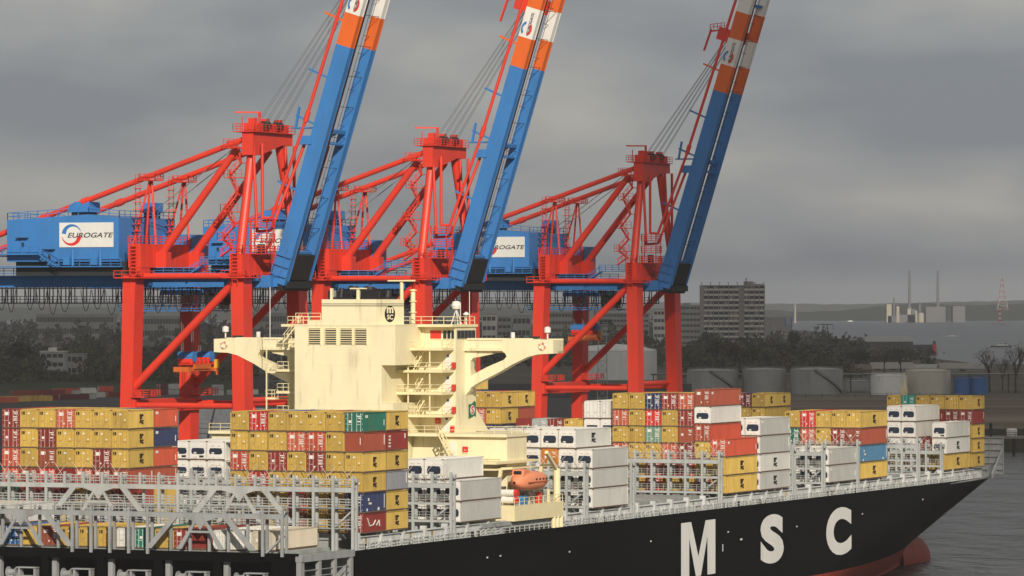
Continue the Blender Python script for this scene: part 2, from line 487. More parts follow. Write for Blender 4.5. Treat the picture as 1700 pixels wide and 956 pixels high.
# decks
mb = MB()
dk = []
for i in range(60):
    u = -1.2 + (stem(16) + 1.2) * i / 59; dk.append((u, hull_v(u, 16) + 0.03))
poly = dk + [(u, 2 * CL - v) for u, v in reversed(dk)]
mb.prism(poly, 2, DECK - 0.35, DECK - 0.05)
mb.box(-14.9, 0.1, 12.0, -1.2, 2 * CL - 0.1, 12.25)          # mooring deck
mb.box(-14.8, 0.9, 15.6, -1.25, 2 * CL - 0.4, 15.95)           # deck over it
mb.box(-1.6, 0.2, 12.2, -1.25, 2 * CL - 0.2, 15.6); mb.box(-11.5, 3.5, 12.2, -11.2, 2 * CL - .3, 15.6, 1)
mb.build('deck', [SHIPGREYD, BLACKPART], ship)
# bulb
mb = MB(); prof = []
for i in range(17):
    t = i / 16; prof.append((4.6 * math.sqrt(max(0.0, 1 - (2 * t - 1) ** 2)) + 0.01, t))
rings = 24; vs = []
for k in range(19):
    uu = 260 + 19.5 * k / 18
    r = 4.4 * max(0.0, 1 - max(0, (uu - 267) / 12.6) ** 2.6) ** 0.5 if uu > 267 else 4.4
    for i in range(rings):
        a_ = 2 * math.pi * i / rings
        vs.append((uu, CL + 0.6 * max(r, 0.02) * math.cos(a_), 0.35 + max(r, 0.02) * math.sin(a_)))
mb.add(vs, [(k * rings + i, k * rings + (i + 1) % rings, (k + 1) * rings + (i + 1) % rings, (k + 1) * rings + i) for k in range(18) for i in range(rings)])
mb.build('bulbous_bow', BOOT, ship, smooth=True)
# the three big letters on the side
mb = MB()
def hull_letter(ch, u0, u1, z0, z1, bold):
    vs, fs = text2d(ch, bold=bold)
    bm = bmesh.new()
    bv = [bm.verts.new((x, y, 0)) for x, y in vs]
    for f in fs:
        try: bm.faces.new([bv[i] for i in f])
        except ValueError: pass
    for _ in range(2):
        bmesh.ops.subdivide_edges(bm, edges=[e for e in bm.edges if e.calc_length() > 0.12], cuts=1, use_grid_fill=False)
    bmesh.ops.triangulate(bm, faces=bm.faces)
    bm.verts.index_update()
    pts = []
    for v in bm.verts:
        u = u0 + (u1 - u0) * v.co.x; z = z0 + (z1 - z0) * v.co.y
        pts.append((u, hull_v(u, z) - 0.05, z))
    mb.add(pts, [tuple(v.index for v in f.verts) for f in bm.faces])
    bm.free()
_tx[('M!', 0.05, 0.0, 1.0, 1.0)] = ([(0, 0), (0, 1), (.29, 1), (.5, .36), (.71, 1), (1, 1), (1, 0), (.765, 0), (.765, .70), (.575, 0), (.425, 0), (.235, .70), (.235, 0)],
    [(0, 1, 11, 12), (1, 2, 11), (2, 3, 10, 11), (3, 9, 10), (3, 4, 8, 9), (4, 5, 8), (5, 6, 7, 8)])
for args in (('M!', 101.3, 114.3, 7.1, 14.6, 0.05), ('S', 132.2, 141.8, 7.3, 14.3, 0.055), ('C', 160.0, 171.3, 7.0, 14.1, 0.055)):
    mb = MB(); hull_letter(*args); mb.build('letter', LETTER, hull)
# small white draught and tug marks on the side
for u, z, a_, b_ in ((117, 10.0, 0.35, 1.0), (124, 11.2, 0.9, 0.25), (119, 12.5, 0.6, 0.2), (147, 12.0, 0.6, 0.2), (176, 12.6, 0.6, 0.2), (90, 12.6, .5, .2), (36, 13.2, .5, .2), (40, 13.2, .5, .2), (62, 12.6, .5, .2), (205, 13.6, .5, .25), (229, 9.2, .35, 1.5), (230.3, 9.9, .35, 1.5)):
    pts = [(u, z), (u + a_, z), (u + a_, z + b_), (u, z + b_)]; mb = MB()
    mb.add([(p[0], hull_v(*p) - 0.05, p[1]) for p in pts], [(0, 1, 2, 3)]); mb.build('hull_mark', LETTER, hull)
# mooring winches behind the transom openings
for a, b in opens:
    mb = MB(); c = a + (b - a) * 0.42; U = -13.4
    mb.box(U - .4, c - 0.9, 12.25, U + .4, c + 0.9, 13.0); mb.box(U - .5, c - 1.15, 12.25, U + .4, c - 0.9, 13.9); mb.box(U - .5, c + 0.9, 12.25, U + .4, c + 1.15, 13.9); mb.box(U - .6, c - 1.25, 13.85, U + .4, c + 1.25, 14.0)
    mb.tube((U, c + 1.6, 13.3), (U, c + 2.6, 13.3), 0.38, 14); mb.tube((U, c + 1.5, 13.3), (U, c + 1.62, 13.3), 0.66, 14); mb.tube((U, c + 2.6, 13.3), (U, c + 2.72, 13.3), 0.66, 14)
    mb.box(U - .2, c + 1.2, 12.25, U + .2, c + 2.7, 13.2)
    mb.build('mooring_winch', STERNGREY, ship)
    mb = MB(); mb.box(-14.6, b - .75, 12.25, -14.0, b - 0.15, 15.6); mb.build('bulkhead_post', STERNGREY, ship)
# open quarter frame between transom and side plating
mb = MB()
mb.box(-14.8, 0.0, 15.35, -1.25, 0.45, 16.15)
for u in (-14.6, -10.2, -6.2, -2.0):
    mb.box(u - 0.3, 0.05, 12.2, u + 0.3, 0.5, 15.4)
mb.box(-15.25, -0.1, 15.4, -14.5, 3.4, 16.0); mb.box(-15.2, 0.02, 12.2, -14.6, 0.62, 15.4); mb.box(-15.2, 2.6, 12.2, -14.8, 3.1, 15.4)
for z in (12.9, 13.6, 14.3): mb.box(-14.9, 0.2, z, -1.4, 0.28, z + 0.09)
for u in (-13, -9, -5): mb.box(u, 3.2, 12.25, u + 1.4, 4.6, 14.2)
mb.build('quarter_frame', STERNGREY, ship)

# hatch coamings, covers and the side passage
HZ = 17.75
mb = MB(); mc = MB()
for (u0, u1) in ((-13.6, -2.2), (0.6, 13.6), (28, 41.6), (69.8, 82.6), (86, 100), (103, 116), (118.6, 145.6), (161, 174.6), (175.8, 188.6), (191, 203), (205.4, 216), (218, 231.4)):
    m_ = 2.7 if u1 < 190 else (2.0 + hull_v(u1, 16))
    mb = MB(); mb.box(u0 + 0.2, m_ + 1.1, DECK - 0.1, u1 - 0.2, 2 * CL - m_ - 1.1, 17.0 if u0 > 0 else 15.965); mb.build('hatch_coaming', SHIPGREYD, ship)
    nn = 4
    for k in range(nn):
        a = m_ + (2 * CL - 2 * m_) * k / nn; b = m_ + (2 * CL - 2 * m_) * (k + 1) / nn
        mc = MB(); mc.box(u0, a + 0.04, 17.05 if u0 > 0 else 15.97, u1, b - 0.04, HZ if u0 > 0 else 16.35); mc.build('hatch_cover', SHIPGREYD, ship)
mb = MB(); mb.box(233, 5, DECK - .1, 241, 43, 17.7); mb.build('hatch_coaming', SHIPGREYD, ship)
mb = MB(); my = MB()
rng = random.Random(5)
u = 0.5
while u < 236:
    v = hull_v(u, 16)
    if not (41 < u < 61):
        mb.prism([(u - 0.34, DECK - .05), (u + 0.34, DECK - .05), (u + 0.2, HZ + 0.2), (u - 0.2, HZ + 0.2)], 1, v + 0.25, v + 1.0)
        mb.box(u + 0.55, v + 0.5, 16.7, u + 5.55, v + 0.74, 17.55); mb.box(u + 0.55, v + .6, DECK - .05, u + .8, v + .76, 16.8); mb.box(u + 3.0, v + .6, DECK - .05, u + 3.2, v + .76, 16.8)
        mb.box(u + 0.55, v + 0.28, 17.42, u + 5.55, v + 0.9, 17.5)
        for k in range(5):
            if rng.random() < 0.75:
                mb.box(u + 0.6 + k * 0.95, v + 0.28, DECK - .05, u + 0.6 + k * 0.95 + rng.uniform(0.25, 0.7), v + 0.6, DECK + rng.uniform(0.35, 0.95))
        if rng.random() < 0.4: my.box(u + 2, v + 0.5, DECK + 0.6, u + 2.5, v + 0.9, DECK + 1.3)
    u += 6.15
pts = [(uu, hull_v(uu, 16) + 0.12, DECK - 0.05) for uu in (0, 42, 62, 120, 180, 200, 215, 225, 236)]
mb.rail(pts, h=0.75, r=0.035, step=1.5, mids=1)
mb.build('side_passage', SHIPLIGHT, ship)
my.build('yellow_fitting', YELLOWPAINT, ship)
# forecastle: bulwark, breakwater, mast
mb = MB(); pts = []
for i in range(30):
    u = 236 + 59.6 * i / 29; pts.append((u, hull_v(u, 16)))
pts += [(u, 2 * CL - v) for u, v in reversed(pts[:-1])]
def bz(u): return 16.0 + 1.9 * min(1, max(0, (u - 238) / 18))
for (ua, va), (ub, vb) in zip(pts, pts[1:]):
    mb.add([(ua, va, 15.9), (ub, vb, 15.9), (ub, vb, bz(ub)), (ua, va, bz(ua))], [(0, 1, 2, 3)])
    mb.add([(ua - .15, va + (.2 if va < CL else -.2), 15.9), (ub - .15, vb + (.2 if vb < CL else -.2), 15.9), (ub - .15, vb + (.2 if vb < CL else -.2), bz(ub)), (ua - .15, va + (.2 if va < CL else -.2), bz(ua))], [(0, 1, 2, 3)])
mb.build('bow_bulwark', SHIPGREY, ship)
mb = MB()
BW = 256.0
BV = 2.6
mb.box(BW, BV, 15.9, BW + 0.2, 2 * CL - BV, 22.0)
for z in (16.6, 17.7, 18.8, 19.9, 21.0, 21.95): mb.box(BW - 0.35, BV, z, BW + .02, 2 * CL - BV, z + 0.12)
for v in [BV + k * 2.35 for k in range(19)]: mb.box(BW - 0.22, v, 15.9, BW + .01, v + 0.1, 22.0)
mb.beam((BW - 0.2, BV + .1, 19.8), (BW - 9.5, 1.6, 16.0), 0.25, 0.9)
mb.build('breakwater', SHIPGREY, ship)
mb = MB()
mb.tube((268, CL, 16), (268, CL, 31), 0.5, 10, r2=0.3); mb.box(267.4, CL - 2, 27.6, 268.6, CL + 2, 27.75); mb.rail([(267.4, CL - 2, 27.7), (267.4, CL + 2, 27.7), (268.6, CL + 2, 27.7)], m=0)
mb.box(267.6, CL - .5, 29, 268.4, CL + .5, 30); mb.tube((268, CL, 31), (268, CL, 32.6), 0.12, 8)
mb.build('foremast', CREAMD, ship)

# ------------------------------------------------------------------ deckhouse
mb = MB()
UA = 46.0
mb.box(UA, 17.2, 16, 54.2, 31.0, 31.8)
mb.box(UA, 18.8, 31.8, 54.2, 31.0, 36.6)
mb.box(UA, 16.9, 36.6, 54.2, 31.0, 41.6)
mb.box(UA + 0.02, 27.2, 41.6, 51, 29.2, 42.2)
mb.box(54, 12.2, 16, 60.4, 36.0, 41.5)                        # accommodation with the wheelhouse on top
mb.box(50, 3.3, 16, 56.2, 12.2, 27.9); mb.box(50, 36.0, 16, 56.2, 44.9, 27.9); mb.box(51.8, 12.2, 16, 54.1, 36.0, 27.85)
mb.box(49.4, 3.1, 27.6, 56.4, 45.1, 27.98)                     # roof slab of the low house
mb.box(UA - 0.06, 16.86, 41.55, 54.3, 31.05, 41.72)
for z in (36.6, 31.8, 39.2): mb.box(UA - 0.025, 17.6 if z < 36 else 18.9, z - 0.03, UA + 0.1, 31.0, z + 0.03)
mb.prism([(60.3, 27.98), (64.6, 27.98), (60.3, 31.2)], 1, 12.3, 12.6); mb.box(56.1, 8, 16, 66, 40, 27.9)
house = mb.build('deckhouse', CREAM, ship)
# platforms aft of the accommodation, on both sides
mr = MB()
for k, z in enumerate((38.75, 35.95, 33.15, 30.3)):
    for sd_ in (0, 1):
        a, b = (12.4, 18.9 if z < 37 else 17.0)
        f = (lambda v: v) if sd_ == 0 else (lambda v: 2 * CL - v)
        mb = MB(); mb.box(50.4, f(a), z - 0.32, 54.05, f(b), z)
        mr.rail([(54, f(a + .08), z), (50.5, f(a + .08), z), (50.5, f(b), z)], h=0.95, r=0.03)
        if k > 0:
            mb.box(50.6, f(14.2), z, 50.75, f(14.35), z + 2.5); mb.box(50.6, f(17.2), z, 50.75, f(17.35), z + 2.5)
            mr.stair((51.6, f(17.2 - 0.2 * k), z), (51.6, f(15.4 - 0.2 * k), z + 2.8), 0.8, (1, 0, 0))
        mb.build('platform', CREAMD, house)
mr.rail([(49.5, 3.2, 27.98), (49.5, 45, 27.98)], r=0.03); mr.rail([(49.5, 3.2, 27.98), (56.3, 3.2, 27.98)], r=0.03)
mr.rail([(54.1, 12.3, 41.75), (54.1, 36, 41.75), (60.2, 36, 41.75)], r=0.035); mr.rail([(54.1, 12.3, 41.75), (60.2, 12.3, 41.75)], r=0.035)
mr.rail([(46.1, 27.4, 42.2), (46.1, 30.9, 42.2)], r=0.035); mr.stair((47.5, 33.4, 39.4), (47.5, 31.1, 42.0), 0.8, (1, 0, 0))
mr.stair((49.2, 10.2, 24.6), (49.2, 12.1, 27.9), 0.8, (-1, 0, 0))
mr.rail([(48.6, 3.4, 24.7), (48.6, 12, 24.7)], r=0.03)
mr.build('railing', CREAMD, house)
# port side ladders deck stack left of the casing
mb = MB()
for z in (28.9, 32.3, 35.7):
    mb.box(50.5, 36.0, z - 0.25, 54, 37.4, z); mb.rail([(50.5, 36.1, z), (50.5, 37.35, z), (54, 37.35, z)], r=0.03)
mb.box(50.5, 37.2, 22, 50.65, 37.35, 38.5)
mb.build('side_platform', CREAMD, house)
# bridge wings
wing = [(5.68, 39.95), (0.0, 39.75), (0.0, 38.03), (2.1, 37.94), (3.43, 37.63), (5.68, 36.62), (7.35, 35.7), (10.7, 34.1), (11.9, 33.3), (12.3, 32.6), (12.3, 34.4), (12.13, 34.82), (9.11, 36.3), (6.85, 37.2), (6.43, 37.62), (6.6, 38.0), (7.02, 38.3), (7.02, 39.95)]
for sd_ in (0, 1):
    f = (lambda v: v) if sd_ == 0 else (lambda v: 2 * CL - v)
    mb = MB()
    mb.prism([(f(v), z) for v, z in wing], 0, 57.0, 58.5)
    mb.box(57.05, f(0.02), 38.05, 60.5, f(2.1), 38.35); mb.box(60.2, f(0.02), 38.05, 60.5, f(12.2), 39.9); mb.box(57.3, f(2.0), 38.2, 60.3, f(12.2), 38.5)
    mb.box(57.02, f(7.0), 38.3, 57.25, f(12.2), 39.65); mb.box(57.0, f(7.0), 38.35, 56.6, f(12.2), 38.75)
    mb.box(58.4, f(0.02), 38.05, 60.5, f(0.2), 39.75)
    mb.box(57.4, f(3.0), 39.7, 60.0, f(12.2), 39.95)
    mb.beam((57.6, f(12.1), 37.6), (57.6, f(8.5), 38.3), 0.9, 0.7)
    wg = mb.build('bridge_wing', CREAM, house)
    mb = MB(); c = Vector((56.93, f(1.5), 38.95)); rr = 0.42
    for i in range(16):
        a_, b_ = 2 * math.pi * i / 16, 2 * math.pi * (i + 1) / 16
        mb.tube(c + Vector((0, math.cos(a_) * rr, math.sin(a_) * rr)), c + Vector((0, math.cos(b_) * rr, math.sin(b_) * rr)), 0.11, 6, m=0 if (i // 2) % 2 == 0 else 1)
    mb.build('lifebuoy', [ORANGEBOAT, MARK], house)
    mb = MB(); mb.tube((58, f(1.2), 39.9), (58, f(1.2), 40.6), 0.1, 6); mb.lathe((58, f(1.2), 40.6), [(0.1, 0), (0.42, .1), (0.42, .7), (0.1, .85)], 12); mb.box(57.6, f(2.4), 39.9, 58.4, f(3.6), 40.2, 1); mb.tube((58, f(6), 39.9), (58, f(6), 40.7), 0.28, 8)
    mb.build('searchlight', [MARK, DARKSTEEL], house)
# tower struts that carry the wings
for sd_ in (0, 1):
    f = (lambda v: v) if sd_ == 0 else (lambda v: 2 * CL - v)
    mb = MB()
    mb.prism([(f(10.6), 38.3), (f(12.25), 38.3), (f(12.25), 32.6), (f(11.5), 33.4), (f(11.5), 37.0), (f(10.6), 38.0)], 0, 57.05, 58.3)
    mb.build('wing_bracket', CREAM, house)
# funnel
mb = MB()
FU = [(46.02, 27.2), (46.02, 19.6), (51.8, 18.4), (53.6, 20), (53.6, 26.8), (52.0, 27.2)]
mb.prism(FU, 2, 41.6, 44.9)
mb.prism([(u + (.06 if u > 49 else -.05), v + (0.05 if v > 23 else -.05)) for u, v in FU], 2, 44.05, 44.12, 1)
mb.prism([(u + (.06 if u > 49 else -.05), v + (0.05 if v > 23 else -.05)) for u, v in FU], 2, 44.3, 44.36, 1)
funnel = mb.build('funnel', [CREAM, BLACKPART], house)
mb = MB(); rng = random.Random(2)
for u, v, h_, r_ in ((48, 25.5, 1.5, .35), (48, 24.2, 1.1, .5), (49, 22.6, 1.4, .55), (50.5, 25.0, 1.7, .7), (50.5, 22.8, 1.6, .8), (49, 20.8, 1.0, .35), (51, 20.4, 1.1, .5)):
    mb.tube((u, v, 44.8), (u + 0.4, v, 44.8 + h_), r_, 12)
mb.box(46.6, 19.9, 44.85, 52.8, 26.6, 45.15); mb.box(48.5, 20.6, 45.1, 52.6, 25.8, 46.1)
for v in (26.3, 25.0, 23.2, 21.5): mb.box(46.5, v, 44.8, 46.7, v + .25, 46.0)
mb.build('exhaust_pipe', BLACKPART, funnel)
mb = MB(); mb.box(46.4, 25.9, 44.9, 46.8, 26.2, 46.3); mb.box(46.3, 21.2, 46.2, 46.8, 23.4, 46.35); mb.box(46.4, 22.1, 44.9, 46.7, 22.5, 46.2); mb.build('lamp_mast', CREAMD, house)
# emblem on the funnel's starboard face: dark oval with the pale stacked letters
p0 = Vector((46.02, 19.6, 0)); p1 = Vector((51.8, 18.4, 0)); d_ = (p1 - p0).normalized(); nrm = Vector((d_.y, -d_.x, 0)).normalized()
if nrm.y > 0: nrm = -nrm
def fpt(s, z, o): return tuple(p0 + d_ * s + nrm * o + Vector((0, 0, z)))
mb = MB()
mb.add([fpt(2.9 + 1.1 * math.cos(2 * math.pi * i / 32), 43.05 + 1.05 * math.sin(2 * math.pi * i / 32), 0.03) for i in range(32)], [tuple(range(32))], 0)
put_text(mb, 'm', lambda s, t_: fpt(2.2 + 1.4 * s, 43.15 + 0.75 * t_, 0.06), 1, bold=0.04)
put_text(mb, 'SC', lambda s, t_: fpt(2.25 + 1.3 * s, 42.35 + 0.62 * t_, 0.06), 1, bold=0.03)
mb.build('emblem', [INK, CREAM], funnel)
# louvres
for x0_, x1_ in ((28.95, 27.35), (26.65, 25.1), (24.5, 22.9), (22.45, 20.85)):
    mb = MB()
    mb.box(UA - 0.05, x1_, 39.2, UA + 0.05, x0_, 41.2, 1)
    for k in range(7):
        z = 39.3 + k * 0.28; mb.prism([(UA - 0.06, z + .06), (UA - 0.14, z + .04), (UA - 0.14, z + 0.12), (UA - 0.06, z + 0.15)], 1, x1_, x0_, 0)
    mb.box(UA - 0.15, x1_ - .06, 41.2, UA, x0_ + .06, 41.28); mb.box(UA - 0.15, x1_ - .06, 39.1, UA, x1_, 41.2); mb.box(UA - 0.15, x0_, 39.1, UA, x0_ + .06, 41.2)
    mb.build('louvre', [CREAMD, BLACKPART], house)
# wheelhouse windows and roof
mb = MB(); mb.box(52.6, 12.0, 41.4, 60.6, 36.2, 41.72); mb.box(53.9, 16.5, 38.8, 54.06, 17.2, 41.4)
mb.build('wheelhouse_roof', CREAMD, house)
for k, (a, b) in enumerate(((15.7, 14.2), (13.9, 13.45), (13.3, 12.9), (12.75, 12.4))):
    for f in ((lambda v: v), (lambda v: 2 * CL - v)):
        mb = MB(); mb.box(53.93, f(a), 39.9, 54.03, f(b), 40.95, 1 if k == 0 else 0); mb.box(53.9, f(a) , 39.84, 54.0, f(b), 39.9, 2)
        mb.build('window', [GLASS, SIGNRED, CREAMD], house)
for k in range(5):
    mb = MB(); mb.box(54.5 + k * 1.15, 12.1, 39.9, 55.4 + k * 1.15, 12.23, 40.95); mb.build('side_window', GLASS, house)
# doors, fire boxes
for z, v in ((36.0, 13.2), (33.2, 13.2), (30.35, 13.2), (27.98, 13.4)):
    mb = MB(); mb.box(53.93, v - 0.45, z + 0.1, 54.03, v + 0.45, z + 1.9); mb.lathe((53.92, v, z + 1.6), [(0.0, 0), (0.14, 0), (0.14, .25), (0, .25)], 10, 1); mb.build('door', [MARK, BLACKPART], house)
    mb = MB(); mb.box(53.6, v - 1.1, z + 0.1, 53.98, v - 0.85, z + 0.9); mb.box(53.6, v - 0.8, z + 0.1, 53.98, v - 0.65, z + 0.9); mb.build('fire_extinguisher', SIGNRED, house)
mb = MB(); mb.box(49.94, 10.3, 24.8, 50.03, 11.2, 26.9); mb.build('door', MARK, house)
for z, u, v in ((25.6, 49.92, 9.0), (29.1, 53.92, 14.6)):
    mb = MB(); mb.box(u - 0.12, v - 0.35, z, u + .05, v + 0.35, z + 0.75); mb.box(u - 0.14, v - 0.15, z + .3, u - 0.1, v + 0.15, z + 0.36, 1); mb.build('fire_box', [SIGNRED, MARK], house)
# flag sign painted on the starboard face of the tower
mb = MB()
fl = [(58.0, 29.6), (59.9, 30.0), (60.3, 29.8), (60.25, 31.7), (59.8, 31.9), (58.9, 31.5), (58.0, 31.5)]
mb.add([(u, 12.15, z) for u, z in fl], [tuple(range(len(fl)))], 0)
mb.add([(59.15 + 0.72 * math.cos(2 * math.pi * i / 20), 12.13, 30.75 + 0.62 * math.sin(2 * math.pi * i / 20)) for i in range(20)], [tuple(range(20))], 1)
put_text(mb, 'S', lambda s, t_: (58.75 + 0.8 * s, 12.11, 30.25 + 1.0 * t_), 2, bold=0.03)
mb.build('emblem', [SIGNGREEN, MARK, SIGNRED], house)
# masts and aerials on the monkey island
mb = MB()
mb.tube((55, 20.2, 41.5), (55, 20.2, 47.2), 0.24, 10); mb.tube((55, 18.6, 41.5), (55, 18.6, 46.2), 0.3, 10)
mb.box(54.6, 18.2, 47.2, 54.9, 22.0, 47.38)
for z in (43.2, 44.6, 46): mb.tube((55, 18.6, z), (55, 18.6, z + .12), 0.5, 10)
mb.build('radar_mast', CREAMD, house)
mb = MB(); mb.lathe((56, 12.6 + .4, 43.6), [(0.05, 0), (0.5, .1), (0.62, .5), (0.5, .95), (0.2, 1.1)], 14)
for dx, dy in ((-.6, -.5), (.6, -.5), (0, .7)): mb.tube((56 + dx, 13 + dy, 41.7), (56, 13, 43.7), 0.07, 6)
mb.tube((58, 10.5 + 2, 41.7), (58, 12.5, 42.9), 0.1, 6); mb.lathe((58, 12.5, 42.9), [(0.4, 0), (0.4, .15), (0.1, .4)], 12)
mb.build('satellite_dome', MARK, house)
mb = MB()
for u, v, h_ in ((58.8, 12.4, 4.2), (55.2, 21, 3.0), (50, 36.5, 7.5), (57, 30, 3.4), (56, 10.9 + 1.5, 2.8)):
    zb = 41.7 if v < 36 else 39.0
    mb.tube((u, v, zb), (u, v, zb + h_), 0.05, 5)
mb.build('aerial', MARK, house)

# lifeboat deck: terraces, boat platform, davits
mb = MB()
mb.box(44.6, 2.4, 24.35, 58, 9, 24.65); mb.box(44.6, 2.4, 23.6, 57, 4.5, 23.8); mb.box(44.2, -0.25, 17.35, 59.8, 3.0, 19.25)
mb.box(44.2, 3.0, 18.9, 46.2, 7.8, 19.2); mb.box(44.3, 6.6, 16, 44.7, 7.0, 19); mb.box(44.3, 4.2, 16, 44.8, 4.6, 19)
for u in (57.0, 58.2, 59.4): mb.tube((u, -0.05, 16), (u, -0.05, 17.4), 0.3, 8)
mb.build('boat_deck', CREAMD, ship)
mb = MB()
for u in (45.6, 58.4):
    mb.beam((u, 2.9, 19.2), (u, 2.2, 23.8), 0.35, 0.4); mb.beam((u, 2.2, 23.8), (u, 0.6, 23.9), 0.3, 0.3)
mb.tube((59.6, 0.6, 19.2), (59.6, 0.6, 23.4), 0.45, 10); mb.beam((59.6, .6, 23.2), (55.5, .3, 25.6), .4, .4)
mb.rail([(44.4, -0.15, 19.25), (59.7, -0.15, 19.25)], r=0.03)
mb.build('davit', CREAMD, ship)
mb = MB()
mb.box(45, 7.0, 12.5 + 3.4, 57, 7.3, 23.5); mb.build('boat_deck_bulkhead', SHIPGREYD, ship)
mb = MB(); rng = random.Random(4)
for k in range(34):
    u = rng.uniform(46, 60); v = rng.uniform(1.0, 5); mb.box(u, v, 19.25, u + rng.uniform(.2, .8), v + .3, 19.3 + rng.uniform(.3, 1.6), rng.choice((0, 0, 1, 2)))
    mb.beam((rng.uniform(50, 60), rng.uniform(1, 4), 19.3), (rng.uniform(50, 60), rng.uniform(1, 4), rng.uniform(20, 23)), .12, .12, 1)
mb.build('deck_machinery', [SHIPGREYD, SHIPGREY, CREAMD], ship)
mb = MB()
for z in (19.9, 20.8): mb.tube((46.2, 0.6, z), (46.2, 2.4, z), 0.42, 14, 0); mb.tube((46.2, .2, z), (46.2, .62, z), 0.43, 14, 1)
mb.build('life_raft', [MARK, SIGNRED], ship)
mb = MB(); mb.box(49.0, 0.5, 19.25, 50.0, 1.3, 20.3); mb.build('deck_box', SIGNBLUE, ship)
mb = MB(); mb.box(54.0, 0.5, 19.25, 54.5, 1.1, 20.6); mb.build('deck_box', SIGNRED, ship)
# low pipe casing along the side below the boat deck
mb = MB(); mb.box(42.2, 0.35, 16.5, 61.5, 0.8, 17.2); mb.box(35, 0.2, 16.9, 44, 0.6, 17.4)
for k in range(12): mb.box(42.5 + k * 1.6, 0.28, 16.4, 42.62 + k * 1.6, 0.9, 17.3)
mb.build('gangway', SHIPGREYD, ship)

# ------------------------------------------------------------------ lashing bridges
PITCH = 2.47
def lashing_bridge(u, ztop, levels, v0=0.25, v1=2 * CL - 0.25, trusses=(), wid=0.95, peg=1.35, zbot=15.95, tz=None, step=PITCH, rodrows=None):
    fr = MB(); pl = MB(); rl = MB()
    tz = zbot + 0.9 if tz is None else tz
    HW = 6.9
    def inside(v): return any(abs(v - c) < HW - 0.3 for c in trusses)
    n = int(round((v1 - v0) / step))
    for k in range(n + 1):
        v = v0 + (v1 - v0) * k / n
        for s in (-1, 1):
            uu = u + s * wid / 2
            if inside(v) and s < 0:
                fr.box(uu - 0.12, v - 0.13, ztop - 0.1, uu + 0.12, v + 0.13, ztop + peg)
            else:
                fr.box(uu - 0.14, v - 0.15, zbot, uu + 0.14, v + 0.15, ztop + peg * (1.0 if s < 0 else 0.75))
        fr.box(u - 0.25, v - 0.42, ztop + peg * 0.45, u + 0.25, v - 0.2, ztop + peg * 0.8)
    for z in levels:
        top = abs(z - ztop) < 0.01
        for s in (-1, 1):
            if not top and s < 0 and trusses:
                continue
            fr.box(u + s * (wid / 2 + 0.02) - 0.08, v0, z - (0.55 if top else 0.3), u + s * (wid / 2 + 0.02) + 0.08, v1, z - 0.02)
        pl.box(u - wid / 2, v0, z - 0.12, u + wid / 2, v1, z)
        rl.rail([(u - wid / 2 - 0.12, v0, z), (u - wid / 2 - 0.12, v1, z)], h=0.95, r=0.024, step=0.82, mids=2)
        if u < 0: rl.rail([(u + wid / 2 + 0.12, v0, z), (u + wid / 2 + 0.12, v1, z)], h=0.95, r=0.024, step=1.1, mids=2)
    for c in trusses:
        uu = u - wid / 2
        for s in (-1, 1):
            fr.prism([(c + s * 0.1, ztop - 0.3), (c + s * 0.75, ztop - 0.9), (c + s * 3.0, tz), (c + s * 2.35, tz)], 0, uu - 0.12, uu + 0.12)
            fr.prism([(c + s * 2.5, ztop - 0.02), (c + s * 3.7, ztop - 0.02), (c + s * 3.9, ztop - 0.7), (c + s * 7.0, tz), (c + s * 6.2, tz), (c + s * 3.1, ztop - 0.75)], 0, uu - 0.13, uu + 0.13)
        fr.prism([(c - 2.6, ztop - 0.02), (c + 2.6, ztop - 0.02), (c + 2.0, ztop - 0.55), (c + 0.75, ztop - 0.95), (c, ztop - 1.9), (c - 0.75, ztop - 0.95), (c - 2.0, ztop - 0.55)], 0, uu - 0.11, uu + 0.11)
        fr.prism([(c - 1.35, ztop - 2.0), (c + 1.35, ztop - 2.0), (c + 1.2, ztop - 2.25), (c - 1.2, ztop - 2.25)], 0, uu - 0.1, uu + 0.1)
    # small brace at the outer ends
    for v, s in ((v0, 1), (v1, -1)):
        fr.beam((u, v, ztop - 2.4), (u, v + s * 2.3, levels[-1] + 0.2 if len(levels) > 2 else zbot + 0.3), 0.35, 0.2)
    o = fr.build('lashing_bridge', STERNGREY if u < -10 else SHIPGREY, ship)
    lr = MB()
    for k in range(n):
        v = v0 + (v1 - v0) * k / n
        if rodrows is None or any(a_ <= v <= b_ for a_, b_ in rodrows):
            uu = u + wid / 2 + .35
            lr.tube((u + wid / 2, v + .25, ztop + .1), (uu, v + step - .3, ztop + 2.4), .03, 4); lr.tube((u + wid / 2, v + step - .25, ztop + .1), (uu, v + .3, ztop + 2.4), .03, 4)
            lr.tube((u + wid / 2, v + .3, ztop - 2.2), (uu, v + step - .3, ztop - .2), .03, 4)
    if lr.v:
        q_ = lr.build('lashing_rod', ROD, o); q_['kind'] = 'stuff'
    pl.build('platform', SHIPGREYD, o)
    rl.build('railing', SHIPGREY, o)
    return o
lashing_bridge(-15.0, 20.7, (20.7,), 2.2, 46.0, trusses=(12.5, 35.7), peg=0.55, zbot=15.95, tz=16.6, wid=1.1, rodrows=())
lashing_bridge(-0.8, 23.2, (23.2, 20.9, 18.55), trusses=(14.8, 33.4), tz=19.0, rodrows=((0, 15), (30, 48)))
RODS = {26.6: ((0, 6), (26, 34)), 68.4: ((0, 16),), 117.0: ((0, 15), (34, 45)), 159.6: ((0, 6),), 175.1: ((0, 20),)}
for uu, zt in ((26.6, 22.7), (68.4, 22.7), (84.4, 22.4), (117.0, 22.7), (146.9, 22.4), (159.6, 22.5), (175.1, 22.6), (203.8, 22.3)):
    lashing_bridge(uu, zt, (zt, zt - 2.3, zt - 4.4), wid=0.5 if uu == 175.1 else 0.95, rodrows=RODS.get(uu, ()))
